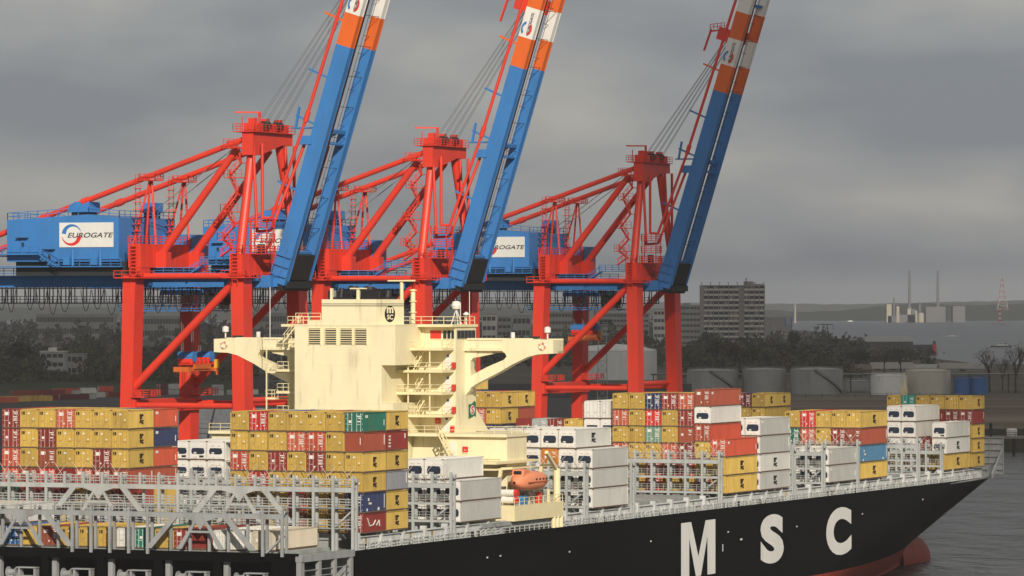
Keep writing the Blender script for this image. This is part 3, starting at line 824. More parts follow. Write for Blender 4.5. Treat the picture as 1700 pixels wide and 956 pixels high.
lashing_bridge(216.7, 21.0, (21.0, 18.7), v0=0.6, v1=2 * CL - 0.6)

# ================================================================== CONTAINERS
PAL = {
    'Y': ('mustard yellow', (0.54, 0.37, 0.085), (0.50, 0.32, 0.07)),
    'R': ('bright red', (0.52, 0.028, 0.022), (0.60, 0.42, 0.40)),
    'D': ('dark red', (0.24, 0.030, 0.022), (0.50, 0.36, 0.33)),
    'S': ('salmon red', (0.50, 0.105, 0.055), (0.62, 0.46, 0.40)),
    'O': ('orange red', (0.48, 0.075, 0.035), (0.60, 0.42, 0.36)),
    'B': ('rust brown', (0.30, 0.065, 0.035), (0.34, 0.14, 0.10)),
    'N': ('navy blue', (0.022, 0.035, 0.10), (0.40, 0.43, 0.48)),
    'U': ('sky blue', (0.07, 0.20, 0.34), (0.20, 0.36, 0.5)),
    'K': ('strong blue', (0.02, 0.10, 0.30), (0.3, 0.4, 0.5)),
    'G': ('dark green', (0.02, 0.145, 0.10), (0.42, 0.55, 0.50)),
    'L': ('pale green', (0.17, 0.29, 0.21), (0.5, 0.56, 0.5)),
    'T': ('teal', (0.02, 0.27, 0.23), (0.3, 0.5, 0.46)),
    'A': ('slate grey', (0.22, 0.23, 0.26), (0.4, 0.41, 0.43)),
    'M': ('maroon', (0.13, 0.012, 0.025), (0.48, 0.36, 0.37)),
    'V': ('orange', (0.62, 0.20, 0.03), (0.5, 0.3, 0.1)),
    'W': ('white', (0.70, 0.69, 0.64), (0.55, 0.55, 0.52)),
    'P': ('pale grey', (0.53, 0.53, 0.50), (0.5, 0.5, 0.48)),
    'E': ('beige', (0.52, 0.46, 0.36), (0.5, 0.45, 0.38)),
    'Q': ('light grey', (0.38, 0.40, 0.40), (0.5, 0.5, 0.48)),
}
def cmat(k):
    if k in 'WPQE': return mat('container_paint_' + PAL[k][0].replace(' ', '_'), PAL[k][1], 0.5, dirt=0.14, scale=0.5, stretch=(1, 1, .5), rust=0.22, rnd=0.1)
    return mat('container_paint_' + PAL[k][0].replace(' ', '_'), PAL[k][1], 0.5, dirt=0.3, scale=0.9, stretch=(1, 1, .3), rust=0.5, rnd=0.2)
def rmat(k): return mat('container_rod_' + PAL[k][0].replace(' ', '_'), PAL[k][2], 0.5, dirt=0.25, rnd=0.1)
FRAMEM = mat('frame_and_gap_shade', (0.14, 0.09, 0.06), 0.7, dirt=0.3)  # dark corner castings; on the bottom rails also painted gap shade
CW = 2.40
_mesh = {}
def body_mesh(L, H, smooth_side=False):
    key = ('b', L, H, smooth_side)
    if key in _mesh: return _mesh[key]
    mb = MB()
    # corner posts, rails
    for v in (0.0, CW - 0.12):
        for u in (0.0, L - 0.14): mb.box(u, v, 0, u + 0.14, v + 0.12, H)
        mb.box(0.14, v, 0, L - 0.14, v + 0.12, 0.15, 1); mb.box(0.14, v, H - 0.11, L - 0.14, v + 0.12, H)  # bottom rails dark, so the shadow gap between boxes is painted in
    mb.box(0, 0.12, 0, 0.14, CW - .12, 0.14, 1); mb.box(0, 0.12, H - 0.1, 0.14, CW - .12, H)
    # corrugated sides
    dep = 0.008 if smooth_side else 0.055
    pit = 0.6 if smooth_side else 0.29
    for s in (0, 1):
        base = 0.03 if s == 0 else CW - 0.03
        n = int((L - 0.28) / pit); vs = []; d = 1 if s == 0 else -1
        for i in range(n):
            u = 0.14 + (L - 0.28) * i / n; w_ = (L - 0.28) / n
            for k, (fu, off) in enumerate(((0, 0), (0.3, 0), (0.5, 1), (0.8, 1))):
                vs.append((u + fu * w_, base + d * dep * off))
        vs.append((L - 0.14, base))
        bot = [(a, b, 0.15) for a, b in vs]; top = [(a, b, H - 0.11) for a, b in vs]
        k = len(vs); mb.add(bot + top, [(i, i + 1, k + i + 1, k + i) for i in range(k - 1)])
    mb.box(0.03, 0.03, H - 0.06, L - 0.03, CW - 0.03, H - 0.02)
    for i in range(int(L / 0.55)): mb.box(0.25 + i * 0.55, 0.12, H - 0.02, 0.45 + i * 0.55, CW - 0.12, H - 0.003)
    mb.box(L - 0.06, 0.1, 0.12, L - 0.03, CW - 0.1, H - 0.1)
    mb.box(0.16, 0.1, 0.02, L - 0.1, CW - 0.1, 0.12)
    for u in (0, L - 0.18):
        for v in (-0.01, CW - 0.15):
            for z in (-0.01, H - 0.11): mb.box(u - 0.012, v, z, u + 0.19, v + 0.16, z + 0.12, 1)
    me = mb.mesh('body', [CRANE_RED, FRAMEM]); _mesh[key] = me
    return me
def door_mesh(H, style):
    key = ('d', H, style)
    if key in _mesh: return _mesh[key]
    mb = MB()
    for a, b in ((0.13, CW / 2 - 0.012), (CW / 2 + 0.012, CW - 0.13)):
        mb.box(0.02, a, 0.15, 0.09, b, H - 0.12)
        for z in (0.55, 1.05, 1.55): mb.box(0.0, a + 0.06, z, 0.021, b - 0.06, z + 0.14)
    for v in (0.38, 0.88, 1.52, 2.02):
        mb.tube((-0.03, v, 0.1), (-0.03, v, H - 0.08), 0.038, 6, 1)
        mb.box(-0.05, v - 0.05, 0.12, 0.0, v + 0.05, 0.3, 1); mb.box(-0.05, v - 0.05, H - 0.32, 0.0, v + 0.05, H - 0.14, 1)
    for v in (0.63, 1.77): mb.box(-0.07, v - 0.28, 0.85, -0.03, v + 0.28, 0.93, 1)
    for z in (0.3, 0.9, 1.5, 2.0):
        for v in (0.13, CW - 0.2): mb.box(-0.03, v, z, 0.02, v + 0.08, z + 0.1, 1)
    if style == 0:      # dark plate in the upper corner, small light plates
        mb.box(-0.012, 1.78, H - 0.66, 0.018, 2.2, H - 0.28, 3); mb.box(-0.012, 1.1, H - 0.6, 0.018, 1.35, H - 0.42, 2); mb.box(-0.012, 0.5, H - 1.25, 0.018, 0.72, H - 1.12, 2); mb.box(-0.012, 1.5, 0.72, 0.018, 1.64, 0.86, 2)
    elif style == 1:    # rows of white figures
        for z, a, b in ((H - 0.42, 0.25, 0.95), (H - 0.62, 0.25, 0.75), (H - 0.95, 0.3, 0.9), (H - 1.15, 0.3, 0.8), (H - 1.35, 0.3, 0.85), (0.6, 0.3, 0.6)):
            mb.box(-0.012, a, z, 0.018, b, z + 0.1, 2)
        mb.box(-0.012, 1.45, H - 0.75, 0.018, 2.1, H - 0.35, 2); mb.box(-0.012, 1.3, 0.5, 0.018, 1.45, 0.7, 2)
    else:
        for z, a, b in ((H - 0.5, 0.3, 0.9), (H - 0.72, 0.3, 0.7), (H - 1.1, 0.35, 0.8)):
            mb.box(-0.012, a, z, 0.018, b, z + 0.12, 2)
        mb.box(-0.012, 1.6, H - 1.2, 0.018, 1.9, H - 0.9, 2)
    me = mb.mesh('door', [CRANE_RED, ROD, MARK, BLACKPART]); _mesh[key] = me
    return me
def plain_mesh(H):
    key = ('p', H)
    if key in _mesh: return _mesh[key]
    mb = MB(); mb.box(0.02, 0.12, 0.14, 0.08, CW - .12, H - 0.1)
    for k in range(5): mb.box(-0.0, 0.25 + k * 0.4, 0.16, 0.03, 0.42 + k * 0.4, H - 0.12)
    mb.box(-0.012, 0.4, 0.9, 0.0, 0.48, 1.7, 2)
    me = mb.mesh('end_panel', [CRANE_RED, ROD, MARK, BLACKPART]); _mesh[key] = me
    return me
NAVY = mat('reefer_unit_navy', (0.018, 0.028, 0.055), 0.5, dirt=0.1)
def reefer_mesh(H, style):
    key = ('r', H, style)
    if key in _mesh: return _mesh[key]
    rng = random.Random(style * 31 + 5)
    mb = MB()
    mb.box(0.05, 0.1, 0.12, 0.1, CW - 0.1, H - 0.1, 0)
    mb.box(0.0, 0.2, 0.15, 0.05, CW - 0.2, 0.72, 0); mb.box(0.0, 0.2, H - 0.85, 0.05, CW - 0.2, H - 0.12, 0)
    z0, z1 = 0.70, H - 0.86
    pts = [(0.35, z0 + 0.12), (0.62, z0), (1.3, z0), (1.45, z0 + .1), (2.02, z0 + 0.06), (2.12, z0 + 0.45), (1.95, z1), (1.2, z1 + .03), (0.5, z1), (0.3, z1 - 0.3)]
    mb.prism(pts, 0, -0.02, 0.06, 1)
    mb.box(-0.05, 0.5 + .25 * style, z0 + .22, -0.01, 0.95 + .2 * style, z0 + .5, 2); mb.box(-0.05, 1.4, z0 + .12, -0.01, 1.75, z0 + .26, 0)
    mb.lathe((0, 0, 0), [(0.001, 0), (0.001, 0.001)], 3, 1)
    for v in (0.75, 1.6): mb.box(-0.03, v - 0.18, H - 0.62, 0.0, v + 0.18, H - 0.5, 3 if style != 1 else 0)
    mb.box(-0.03, 0.4, 0.3, 0.0, 1.0, 0.55, 2 if style == 1 else 0); mb.box(-0.03, 1.3, 0.25, 0, 1.9, 0.5, 0); mb.box(-0.045, 1.35, 0.3, -0.03, 1.5, 0.42, 4)
    me = mb.mesh('refrigeration_unit', [MARK, NAVY, DARKSTEEL, ROD, YELLOWPAINT]); _mesh[key] = me
    return me
def logo_mesh(L, H, big, colour):
    key = ('l', L, H, big, colour)
    if key in _mesh: return _mesh[key]
    mb = MB(); c = L * 0.5; w_ = 1.0 * (1.35 if big else 1); h_ = H * 0.27
    zc = H * 0.52
    put_text(mb, 'm', lambda s, t_: (c - w_ / 2 + w_ * s, -0.012, zc - 0.02 + h_ * t_), 0, bold=0.07)
    put_text(mb, 'sc', lambda s, t_: (c - w_ / 2 + w_ * s, -0.012, zc - 0.1 - h_ * 0.85 + h_ * 0.85 * t_), 0, bold=0.06)
    me = mb.mesh('lettering', [INK if colour == 0 else MARK]); _mesh[key] = me
    return me
def small_mark_mesh(L, H, style):
    key = ('s', L, H, style)
    if key in _mesh: return _mesh[key]
    mb = MB(); y = -0.012
    def r(u0, u1, z0, z1): mb.box(u0, y, z0, u1, 0.02, z1)
    if style == 0:
        r(L - 0.55, L - 0.35, H * .35, H * .85)
    elif style == 1:
        r(0.5, 1.1, H * .72, H * .86); r(L - 0.6, L - .45, H * .3, H * .6)
    elif style == 2:
        for k in range(4): r(0.7 + 0.02 * k, 1.2, H * (.18 + .17 * k), H * (.18 + .17 * k) + .22)
        r(L - 1.0, L - .7, H * .6, H * .85)
    elif style == 3:
        r(L - .5, L - .4, H * .2, H * .9); r(1.2, 1.5, H * .6, H * .75); r(1.4, 2.1, H * .42, H * .52); r(.8, 1.1, .2, .5); r(L - 2.2, L - 1.8, .2, .55)
    elif style == 4:
        mb.path([(1.0, y, H * .75), (1.6, y, H * .35), (2.6, y, H * .4), (3.2, y, H * .62)], 0.07, 4); mb.path([(3.4, y, H * .35), (4.2, y, H * .6), (4.3, y, H * .3)], 0.06, 4)
    me = mb.mesh('marking', [MARK]); _mesh[key] = me
    return me
WORDT = ['top', 'second', 'third', 'fourth', 'fifth', 'sixth', 'seventh']
WORDC = ['first', 'second', 'third', 'fourth', 'fifth', 'sixth', 'seventh', 'eighth', 'ninth', 'tenth', 'eleventh', 'twelfth', 'thirteenth', 'fourteenth', 'fifteenth', 'sixteenth', 'seventeenth']
crng = random.Random(21)
# containers wholly hidden behind others are left out; the few slivers past three hundred become one mass
REST = {139, 140, 141, 142, 143, 165, 166, 171, 175, 231, 233, 234, 236, 238, 239, 243, 249, 278, 284, 285, 301, 317, 320, 323, 324, 325, 389, 391, 395, 397, 411}
DROP = {60, 67, 144, 145, 146, 147, 157, 158, 159, 161, 162, 163, 167, 211, 213, 215, 217, 219, 221, 235, 251, 252, 253, 255, 256, 257, 259, 260, 261, 263, 264, 265, 267, 268, 269, 270, 271, 272, 273, 274, 275, 279, 280, 286, 287, 293, 294, 298, 299, 302, 303, 314, 315, 316, 318, 319, 321, 322, 329, 333, 337, 341, 360, 361, 362, 363, 365, 366, 367, 368, 370, 371, 372, 373, 376, 377, 378, 381, 382, 383, 392, 393, 394, 398, 399, 400, 404, 405, 406, 412, 413, 414, 415, 416}
MASS = []
NCON = [0]
def container(u, v, z, L, H, k, label, group, doors='dry', side=None):
    i_ = NCON[0]; NCON[0] += 1
    if i_ in DROP: return None
    if i_ in REST: MASS.append((u, v, z, L, H, k, doors == 'reefer')); return None
    reef = doors == 'reefer'
    t = thing('reefer_container' if reef else 'shipping_container', label, 'container', W(u, v, z), ROT, group)
    def add(me, nm, k0=None, k1=None):
        o = bpy.data.objects.new(nm, me); COL.objects.link(o); o.parent = t
        if k0:
            o.material_slots[0].link = 'OBJECT'; o.material_slots[0].material = cmat(k0)
        if k1 and len(o.material_slots) > 1:
            o.material_slots[1].link = 'OBJECT'; o.material_slots[1].material = rmat(k1)
        return o
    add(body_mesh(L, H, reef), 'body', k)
    if doors == 'dry':
        if k in 'BD' and crng.random() < 0.12: add(plain_mesh(H), 'end_panel', k, k)
        else: add(door_mesh(H, 0 if k == 'Y' else crng.choice((1, 1, 2))), 'door', k, k)
    elif reef:
        if k == 'V': add(door_mesh(H, 2), 'door', k, k)
        else: add(reefer_mesh(H, crng.choice((0, 0, 1, 2))), 'refrigeration_unit')
    if side == 'logo': add(logo_mesh(L, H, L > 8, 0), 'lettering')
    elif isinstance(side, int): add(small_mark_mesh(L, H, side), 'marking')
    return t
S_H, S_P = 2.275, 2.33
H_H, H_P = 2.515, 2.57
Z0 = 17.86
def block(u, cols, where, group, L=6.04, pitch=S_P, hh=S_H, z0=Z0, doors='dry', sides=None, fore=None, fore_sides=None, skip=None, kinds=None, word=''):
    """cols: list of (v, 'colours from the top tier down') from left (port) to right (starboard)."""
    nc = len(cols)
    for ci, (v, s) in enumerate(cols):
        n = len(s)
        for ti, k in enumerate(s):
            if k == '.': continue
            d = doors if kinds is None else kinds(ci, ti, k)
            colr = PAL[k][0] + (' refrigerated' if d == 'reefer' else '')
            col_w = WORDC[ci] + ' column' if nc > 1 else ''
            lab = f"{colr} container, {WORDT[ti]} tier{', ' + col_w if col_w else ''}, {where}"
            sd_ = None
            if ci == nc - 1 and sides: sd_ = sides[ti] if ti < len(sides) else None
            container(u, v, z0 + (n - 1 - ti) * pitch, L, hh, k, lab, group, d, sd_)
            if fore and (ci == nc - 1 or ti == 0):
                kf = fore[ti] if ci == nc - 1 else crng.choice('YYYYROBQK')
                lab = f"{PAL[kf][0]} container forward of the {WORDT[ti]} tier, {col_w or 'same column'}, {where}"
                container(u + L + 0.08, v, z0 + (n - 1 - ti) * pitch, L, hh, kf, lab, group, None, (fore_sides[ti] if (fore_sides and ci == nc - 1) else None))

ROW = lambda r: r * PITCH
# stern block, starboard half (in front of the deckhouse)
block(1.1, [(ROW(6), 'YYOYYB'), (ROW(5), 'RYYRYD'), (ROW(4), 'YYDYYY'), (ROW(3), 'YSYYRD'), (ROW(2), 'YODYYY'), (ROW(1), 'YYYYYY'), (ROW(0), 'GBYYND')],
      'stack before the cream deckhouse', 'containers stacked before the deckhouse', sides=[1, 0, 'logo', 'logo', 3, 4], fore='YDYAYY', fore_sides=['logo', 2, 'logo', 0, 'logo', 'logo'])
# stern block, port half
v0 = 30.55
block(1.1, [(v0 + ROW(6), 'DDOOGD'), (v0 + ROW(5), 'YYYBRY'), (v0 + ROW(4), 'YDBRRB'), (v0 + ROW(3), 'SYYDDY'), (v0 + ROW(2), 'YYYSYY'), (v0 + ROW(1), 'YYDDYN'), (v0, 'YYYBDN')],
      'stack at far left', 'containers stacked at the far left', sides=['logo', 'logo', 'logo', 0, 'logo', None], fore='ONOBYY', fore_sides=[1, 1, 1, 3, None, None])
# low containers on the stern hatch
lc = 'WYWKYBYYYWGYDDWWE'
cols = [(44.2 - i * PITCH, c) for i, c in enumerate(lc)]
block(-13.4, cols, 'low row behind the stern bridge', 'low containers on the stern hatch', L=12.0, z0=16.42)
container(-13.4, 44.2, 16.42 + S_P, 12.0, S_H, 'E', 'beige container standing second high at the left end of the low stern row', 'low containers on the stern hatch', 'dry')
container(-13.4, 44.2 - PITCH, 16.42 + S_P, 12.0, S_H, 'E', 'beige container second high, beside its twin at the left of the low stern row', 'low containers on the stern hatch', 'dry')
container(-13.4, 44.2 - 2 * PITCH, 16.42 + S_P, 12.0, S_H, 'P', 'pale grey container second high, right end of the raised stern group', 'low containers on the stern hatch', 'dry')
# white refrigerated block behind the first lashing bridge
block(28.6, [(ROW(r), 'WWWW') for r in range(15, 10, -1)], 'white block between the two yellow stacks', 'white refrigerated containers between the stacks', L=12.15, pitch=S_P + .05, hh=S_H + .04, doors='reefer')
block(28.6, [(ROW(2), 'WWW'), (ROW(1), 'WWW')], 'white stack left of the lifeboat', 'white refrigerated containers left of the lifeboat', L=12.15, pitch=H_P, hh=H_H, doors='reefer', sides=[1, None, None])
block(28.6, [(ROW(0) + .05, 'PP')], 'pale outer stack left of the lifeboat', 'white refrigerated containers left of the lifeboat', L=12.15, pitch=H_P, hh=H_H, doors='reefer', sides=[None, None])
# refrigerated block ahead of the lifeboat
block(70.3, [(ROW(r), 'WWWW') for r in (6, 5, 4, 3)] + [(ROW(2), 'WVWV'), (ROW(1), 'WWWW')], 'white block right of the lifeboat', 'white refrigerated containers right of the lifeboat', L=12.15, pitch=H_P, hh=H_H, doors='reefer', sides=['logo', None, None, None])
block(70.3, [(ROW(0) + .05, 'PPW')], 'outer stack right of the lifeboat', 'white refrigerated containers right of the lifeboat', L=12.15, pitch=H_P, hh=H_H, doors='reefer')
# midship block, starboard
u4 = 119.0
block(u4, [(ROW(6), 'YSYSY.'), (ROW(5), 'YYYYYY'), (ROW(4), 'NRLYSR'), (ROW(3), 'DYYSDY'), (ROW(2), 'SDBDRY')], 'middle stack below the right crane',
      'containers in the middle stack', fore='YBDYYY', fore_sides=['logo', None, None, None, None, None], sides=[0, None, 0, None, None, None])
block(u4, [(ROW(1), 'BWOYYD')], 'column in front of the middle stack', 'containers at the edge of the middle stack', L=12.15, pitch=2.43, hh=2.39, sides=[1, 1, None, None, None, None], kinds=lambda c, t_, k: 'reefer' if k == 'W' else 'dry')
block(u4, [(ROW(0) + .05, 'OYY')], 'outer edge below the white reefer', 'containers at the edge of the middle stack', L=12.15, pitch=H_P, hh=H_H, sides=[1, 'logo', 'logo'])
# midship block, port: tall columns beyond the deckhouse, low ones between
block(u4, [(34.3 + ROW(3), 'YBAY'), (34.3 + ROW(2), 'YYA'), (34.3 + ROW(1), 'YSY'), (34.3, 'YYN')], 'yellow stack right of the deckhouse', 'containers right of the deckhouse', z0=Z0 + S_P * 3, fore='YBN', sides=['logo', 'logo', 3], fore_sides=['logo', None, None])
block(u4, [(ROW(12), 'DYYD'), (ROW(11), 'QYDY'), (ROW(10), 'DRYY'), (ROW(9), 'YYSD')], 'low columns left of the middle stack', 'low containers left of the middle stack', pitch=H_P, hh=H_H)
block(u4 + 13.3, [(ROW(10) + .3, 'SYDYY'), (ROW(9) + .3, 'DYYDY')], 'pair behind the low columns', 'low containers left of the middle stack', pitch=2.45, hh=2.4)
block(u4 + 1, [(ROW(8) - .2, 'WWYDY'), (ROW(7) - .2, 'WWDYY')], 'white topped pair left of the middle stack', 'white containers left of the middle stack', L=12.15, pitch=H_P, hh=H_H, kinds=lambda c, t_, k: 'reefer' if (k == 'W' and t_ == 1) else 'dry')
# supports of those: full lower tiers under the raised columns
for (uu, rows_, nt_, nm) in ((u4, (13.9, 14.9, 15.9, 16.9), 3, 'beneath the yellow stack right of the deckhouse'),):
    cols = [(ROW(r), ''.join(crng.choice('YYRSDQ') for _ in range(nt_))) for r in reversed(rows_)]
    block(uu, cols, nm, 'containers right of the deckhouse')
# forward pair of the midship bays: white stack at the edge
u5 = 132.5
block(u5, [(ROW(r), 'WW') for r in (2,)] + [(ROW(1), 'WWWW')], 'white stack right of the yellow pair', 'white refrigerated containers beside the yellow pair', L=12.15, pitch=H_P, hh=H_H, doors='reefer')
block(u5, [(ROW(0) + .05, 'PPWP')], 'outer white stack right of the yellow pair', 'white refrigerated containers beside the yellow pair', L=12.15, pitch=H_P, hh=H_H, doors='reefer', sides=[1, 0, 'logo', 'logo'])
# forward bays
block(161.7, [(ROW(2), 'WW'), (ROW(1), 'WW'), (ROW(0) + .05, 'PP')], 'low pale stack near the big letter C', 'low white containers near the bow', L=12.15, pitch=H_P, hh=H_H, doors='reefer', sides=[1, 1])
u7 = 176.1
block(u7, [(ROW(8), 'NYY'), (ROW(7), 'YYY'), (ROW(6), 'WWW'), (ROW(5), 'WWW'), (ROW(4), 'YGYY'), (ROW(3), 'RSYD'), (ROW(2), 'YYDS'), (ROW(1), 'YDYR'), (ROW(0) + .05, 'YBUY')], 'stack with the sky blue box near the bow',
      'containers stacked towards the bow', L=12.15, pitch=H_P, hh=H_H, sides=['logo', 0, 3, 'logo'], kinds=lambda c, t_, k: 'reefer' if k == 'W' else 'dry')
# bow: white stack in front, yellow stack behind
u9 = 218.5
block(u9, [(ROW(3) + .6, 'WWWY'), (ROW(2) + .6, 'WWWB')], 'white stack at the bow', 'white refrigerated containers at the bow', L=12.15, pitch=H_P, hh=H_H, z0=17.8, kinds=lambda c, t_, k: 'reefer' if k == 'W' else 'dry', sides=[None, None, None, None])
block(u9, [(ROW(1) + .5, 'DY')], 'pair between the white bow stacks', 'containers at the bow', L=12.15, pitch=H_P, hh=H_H, z0=17.8)
block(u9, [(ROW(0) + .4, 'WWY')], 'outer stack nearest the bow rail', 'containers at the bow', L=12.15, pitch=H_P, hh=H_H, z0=17.8, kinds=lambda c, t_, k: 'reefer' if k == 'W' else 'dry', sides=['logo' if False else 1, 'logo', 'logo'])
block(232.8, [(ROW(5) + .5, 'YYYYY'), (ROW(4) + .5, 'TYYYY'), (ROW(3) + .5, 'YYYYY'), (ROW(2) + .5, 'YDYYY'), (ROW(1) + .5, 'YDYYY'), (ROW(0) + .5, 'YDYYY')], 'foremost stack at the bow', 'containers in the foremost stack', z0=17.8, sides=['logo', 0, 'logo', 'logo', 'logo'])
block(232.8, [(36.4 + ROW(3), 'OYYYY'), (36.4 + ROW(2), 'YDYYY'), (36.4 + ROW(1), 'MYDYY'), (36.4, 'YYYYY')], 'far stack near the bow', 'containers on the far side of the bow', z0=17.8, pitch=2.36, fore='YYYYY', fore_sides=['logo', None, None, None, None], sides=['logo', None, None, None, None])

ks = sorted({m[5] for m in MASS})
mb = MB()
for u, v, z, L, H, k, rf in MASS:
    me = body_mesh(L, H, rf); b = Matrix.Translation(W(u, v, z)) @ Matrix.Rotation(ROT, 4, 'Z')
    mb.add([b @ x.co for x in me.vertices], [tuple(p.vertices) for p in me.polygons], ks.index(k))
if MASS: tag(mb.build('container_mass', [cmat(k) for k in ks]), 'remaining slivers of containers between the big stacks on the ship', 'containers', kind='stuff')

# ------------------------------------------------------------------ lifeboat
lb = thing('lifeboat', 'orange enclosed lifeboat slung above the cream boat deck at the ship side', 'lifeboat', W(46.4, -0.75, 20.9), ROT)
mb = MB(); prof = []; rings = 20; vs = []; LL = 9.2; n = 20
for k in range(n + 1):
    t_ = k / n; u = LL * t_; s_ = max(0.03, (1 - abs(2 * t_ - 1) ** 3.2)) ** 0.6
    for i in range(rings):
        a_ = 2 * math.pi * i / rings; c_, d_ = math.cos(a_), math.sin(a_)
        hh = 1.3 if d_ > 0 else 1.1
        vs.append((u, 1.5 + 1.4 * s_ * math.copysign(abs(c_) ** 0.8, c_), 1.15 + hh * s_ * math.copysign(abs(d_) ** 0.75, d_)))
mb.add(vs, [(k * rings + i, k * rings + (i + 1) % rings, (k + 1) * rings + (i + 1) % rings, (k + 1) * rings + i) for k in range(n) for i in range(rings)])
mb.build('hull', ORANGEBOAT, lb, smooth=True)
mb = MB(); mb.box(1.6, 0.06, 1.08, LL - 1.6, 2.94, 1.2); mb.build('rubbing_strake', mat('boat_dark', (0.35, 0.09, 0.03)), lb)
mb = MB(); mb.prism([(1.0, 1.9), (3.2, 1.9), (2.9, 2.75), (1.3, 2.75)], 1, 0.7, 2.3); mb.build('cockpit', ORANGEBOAT, lb)
mb = MB(); mb.box(0.98, 1.0, 2.2, 1.12, 2.0, 2.6); 
for k in range(5): mb.box(3.6 + k * 1.1, 0.06, 1.4, 4.0 + k * 1.1, 0.2, 1.6)
mb.build('window', GLASS, lb)

# ================================================================== SHIP-TO-SHORE CRANES
QV = 60.0
def make_crane(du0):
    t = thing('container_crane', 'left red and blue gantry crane with raised boom, nearest the camera', 'crane', W(du0, QV, QZ), ROT, 'container cranes on the quay')
    O = (0, 0, -QZ)
    NB = lambda: MB(O)
    GA, SP = 16.8, 20.0
    # legs (waterside v=0, landside v=GA), slightly battered, box section
    for u0 in (0.0, SP):
        for v0_, s in ((0.0, -1), (GA, 1)):
            mb = NB()
            su = -1 if u0 == 0 else 1
            top = Vector((u0 + 1.4 * (1 if u0 == 0 else -1) * 1, v0_, 48.3)); bot = Vector((u0 + 1.4 * (1 if u0 == 0 else -1) + su * 0.5, v0_ + s * 0.85, QZ + 2.4))
            tw, td = 1.95, 2.7
            vs = []
            for c, k in ((bot, 0.92), (top, 1.0)):
                for i, j in ((-1, -1), (1, -1), (1, 1), (-1, 1)): vs.append(c + Vector((i * td / 2 * k, j * tw / 2 * k, 0)))
            mb.add(vs, [(3, 2, 1, 0), (4, 5, 6, 7), (0, 1, 5, 4), (1, 2, 6, 5), (2, 3, 7, 6), (3, 0, 4, 7)])
            leg = mb.build('leg', CRANE_RED, t)
            mb = NB()
            for k in range(4):
                mb.box(bot.x - 2.8 + k * 1.5, bot.y - 0.45, QZ + 0.05, bot.x - 1.7 + k * 1.5, bot.y + 0.45, QZ + 1.2)
            mb.box(bot.x - 2.9, bot.y - 0.6, QZ + 1.1, bot.x + 2.9, bot.y + 0.6, QZ + 2.5)
            mb.build('bogie', DARKSTEEL, leg)
            # platform round the leg head
            mb = NB()
            pz = 48.0
            mb.box(top.x - 2.3, v0_ - 1.9, pz - 0.1, top.x + 2.3, v0_ + 1.9, pz + 0.05)
            mb.rail([(top.x - 2.3, v0_ + 1.9, pz), (top.x - 2.3, v0_ - 1.9, pz), (top.x + 2.3, v0_ - 1.9, pz)], r=0.045, step=1.2)
            mb.build('platform', CRANE_RED, leg)
    # head beams along the rail, joining near and far legs
    for v0_, z0_, z1_ in ((0.0, 48.3, 51.3), (GA - 1.0, 49.4, 52.7)):
        mb = NB(); mb.box(-0.2, v0_ - 1.0, z0_, SP + 0.2, v0_ + 1.0, z1_)
        mb.box(-0.1, v0_ - 0.9, 48.2, 2.7, v0_ + 0.9, z0_ + .05); mb.box(SP - 2.7, v0_ - .9, 48.2, SP + .1, v0_ + .9, z0_ + .05)
        for k in range(9): mb.box(1.5 + k * 2.1, v0_ - 1.04, z0_ + 0.1, 1.56 + k * 2.1, v0_ - 0.9, z1_ - .1)
        hb = mb.build('head_beam', CRANE_RED, t)
        mb = NB(); mb.rail([(-0.2, v0_ + 1.0, z1_), (-0.2, v0_ - 1.0, z1_), (SP + .2, v0_ - 1.0, z1_)], h=1.1, r=0.045, step=1.5, mids=2); mb.build('railing', CRANE_RED, hb)
        mb = NB()
        for k in range(8): mb.box(-0.75, v0_ - 0.4, z0_ - 0.6 + k * 0.5, -0.25, v0_ + 0.4, z0_ - 0.52 + k * 0.5)
        mb.beam((-0.5, v0_ - .4, z0_ - 1.2), (-0.5, v0_ - .4, z1_ + 1), .08, .08); mb.beam((-0.5, v0_ + .4, z0_ - 1.2), (-0.5, v0_ + .4, z1_ + 1), .08, .08)
        mb.build('ladder', CRANE_RED, hb)
    # portal ties and diagonals
    for u0, us in ((1.2, -1), (SP - 1.2, 1)):
        mb = NB(); mb.tube((u0, 0.9, 48.2), (u0, GA - .9, 48.2), 0.42, 12); mb.build('portal_tie', CRANE_RED, t)
        mb = NB(); mb.tube((u0, 0.7, 47.6), (u0 + us * .3, GA - 0.2, 32.6), 0.56, 14); mb.box(u0 - .5, 0.6, 46.6, u0 + .5, 1.4, 48.0); mb.build('diagonal_brace', CRANE_RED, t)
        mb = NB(); mb.tube((u0 + us * .3, 0.2, 30.2), (u0 + us * .3, GA, 30.2), 0.42, 12); mb.build('lower_tie', CRANE_RED, t)
        mb = NB(); mb.box(u0 - 1.6, GA - 2.6, 31.3, u0 + 1.6, GA - .4, 31.45); mb.rail([(u0 - 1.6, GA - .8, 31.4), (u0 - 1.6, GA - 3.4, 31.4), (u0 + 1.6, GA - 3.4, 31.4)], r=0.05, step=0.9, mids=2); mb.build('landing', CRANE_RED, t)
    for v0_ in (0.4, GA - .2):
        mb = NB(); mb.box(0, v0_ - 0.8, 29.2, SP, v0_ + 0.8, 31.0) if v0_ > 5 else mb.tube((0.3, v0_, 30.9), (SP - .3, v0_, 30.9), 0.45, 12)
        mb.build('sill_beam', CRANE_RED, t)
    mb = NB(); mb.tube((SP - 1, .2, 29.8), (SP - 1.0, 7.5, 20), .5, 12); mb.tube((SP - 1, 7.5, 29.8), (SP - 1.0, .2, 20), .5, 12); mb.build('cross_brace', CRANE_RED, t)
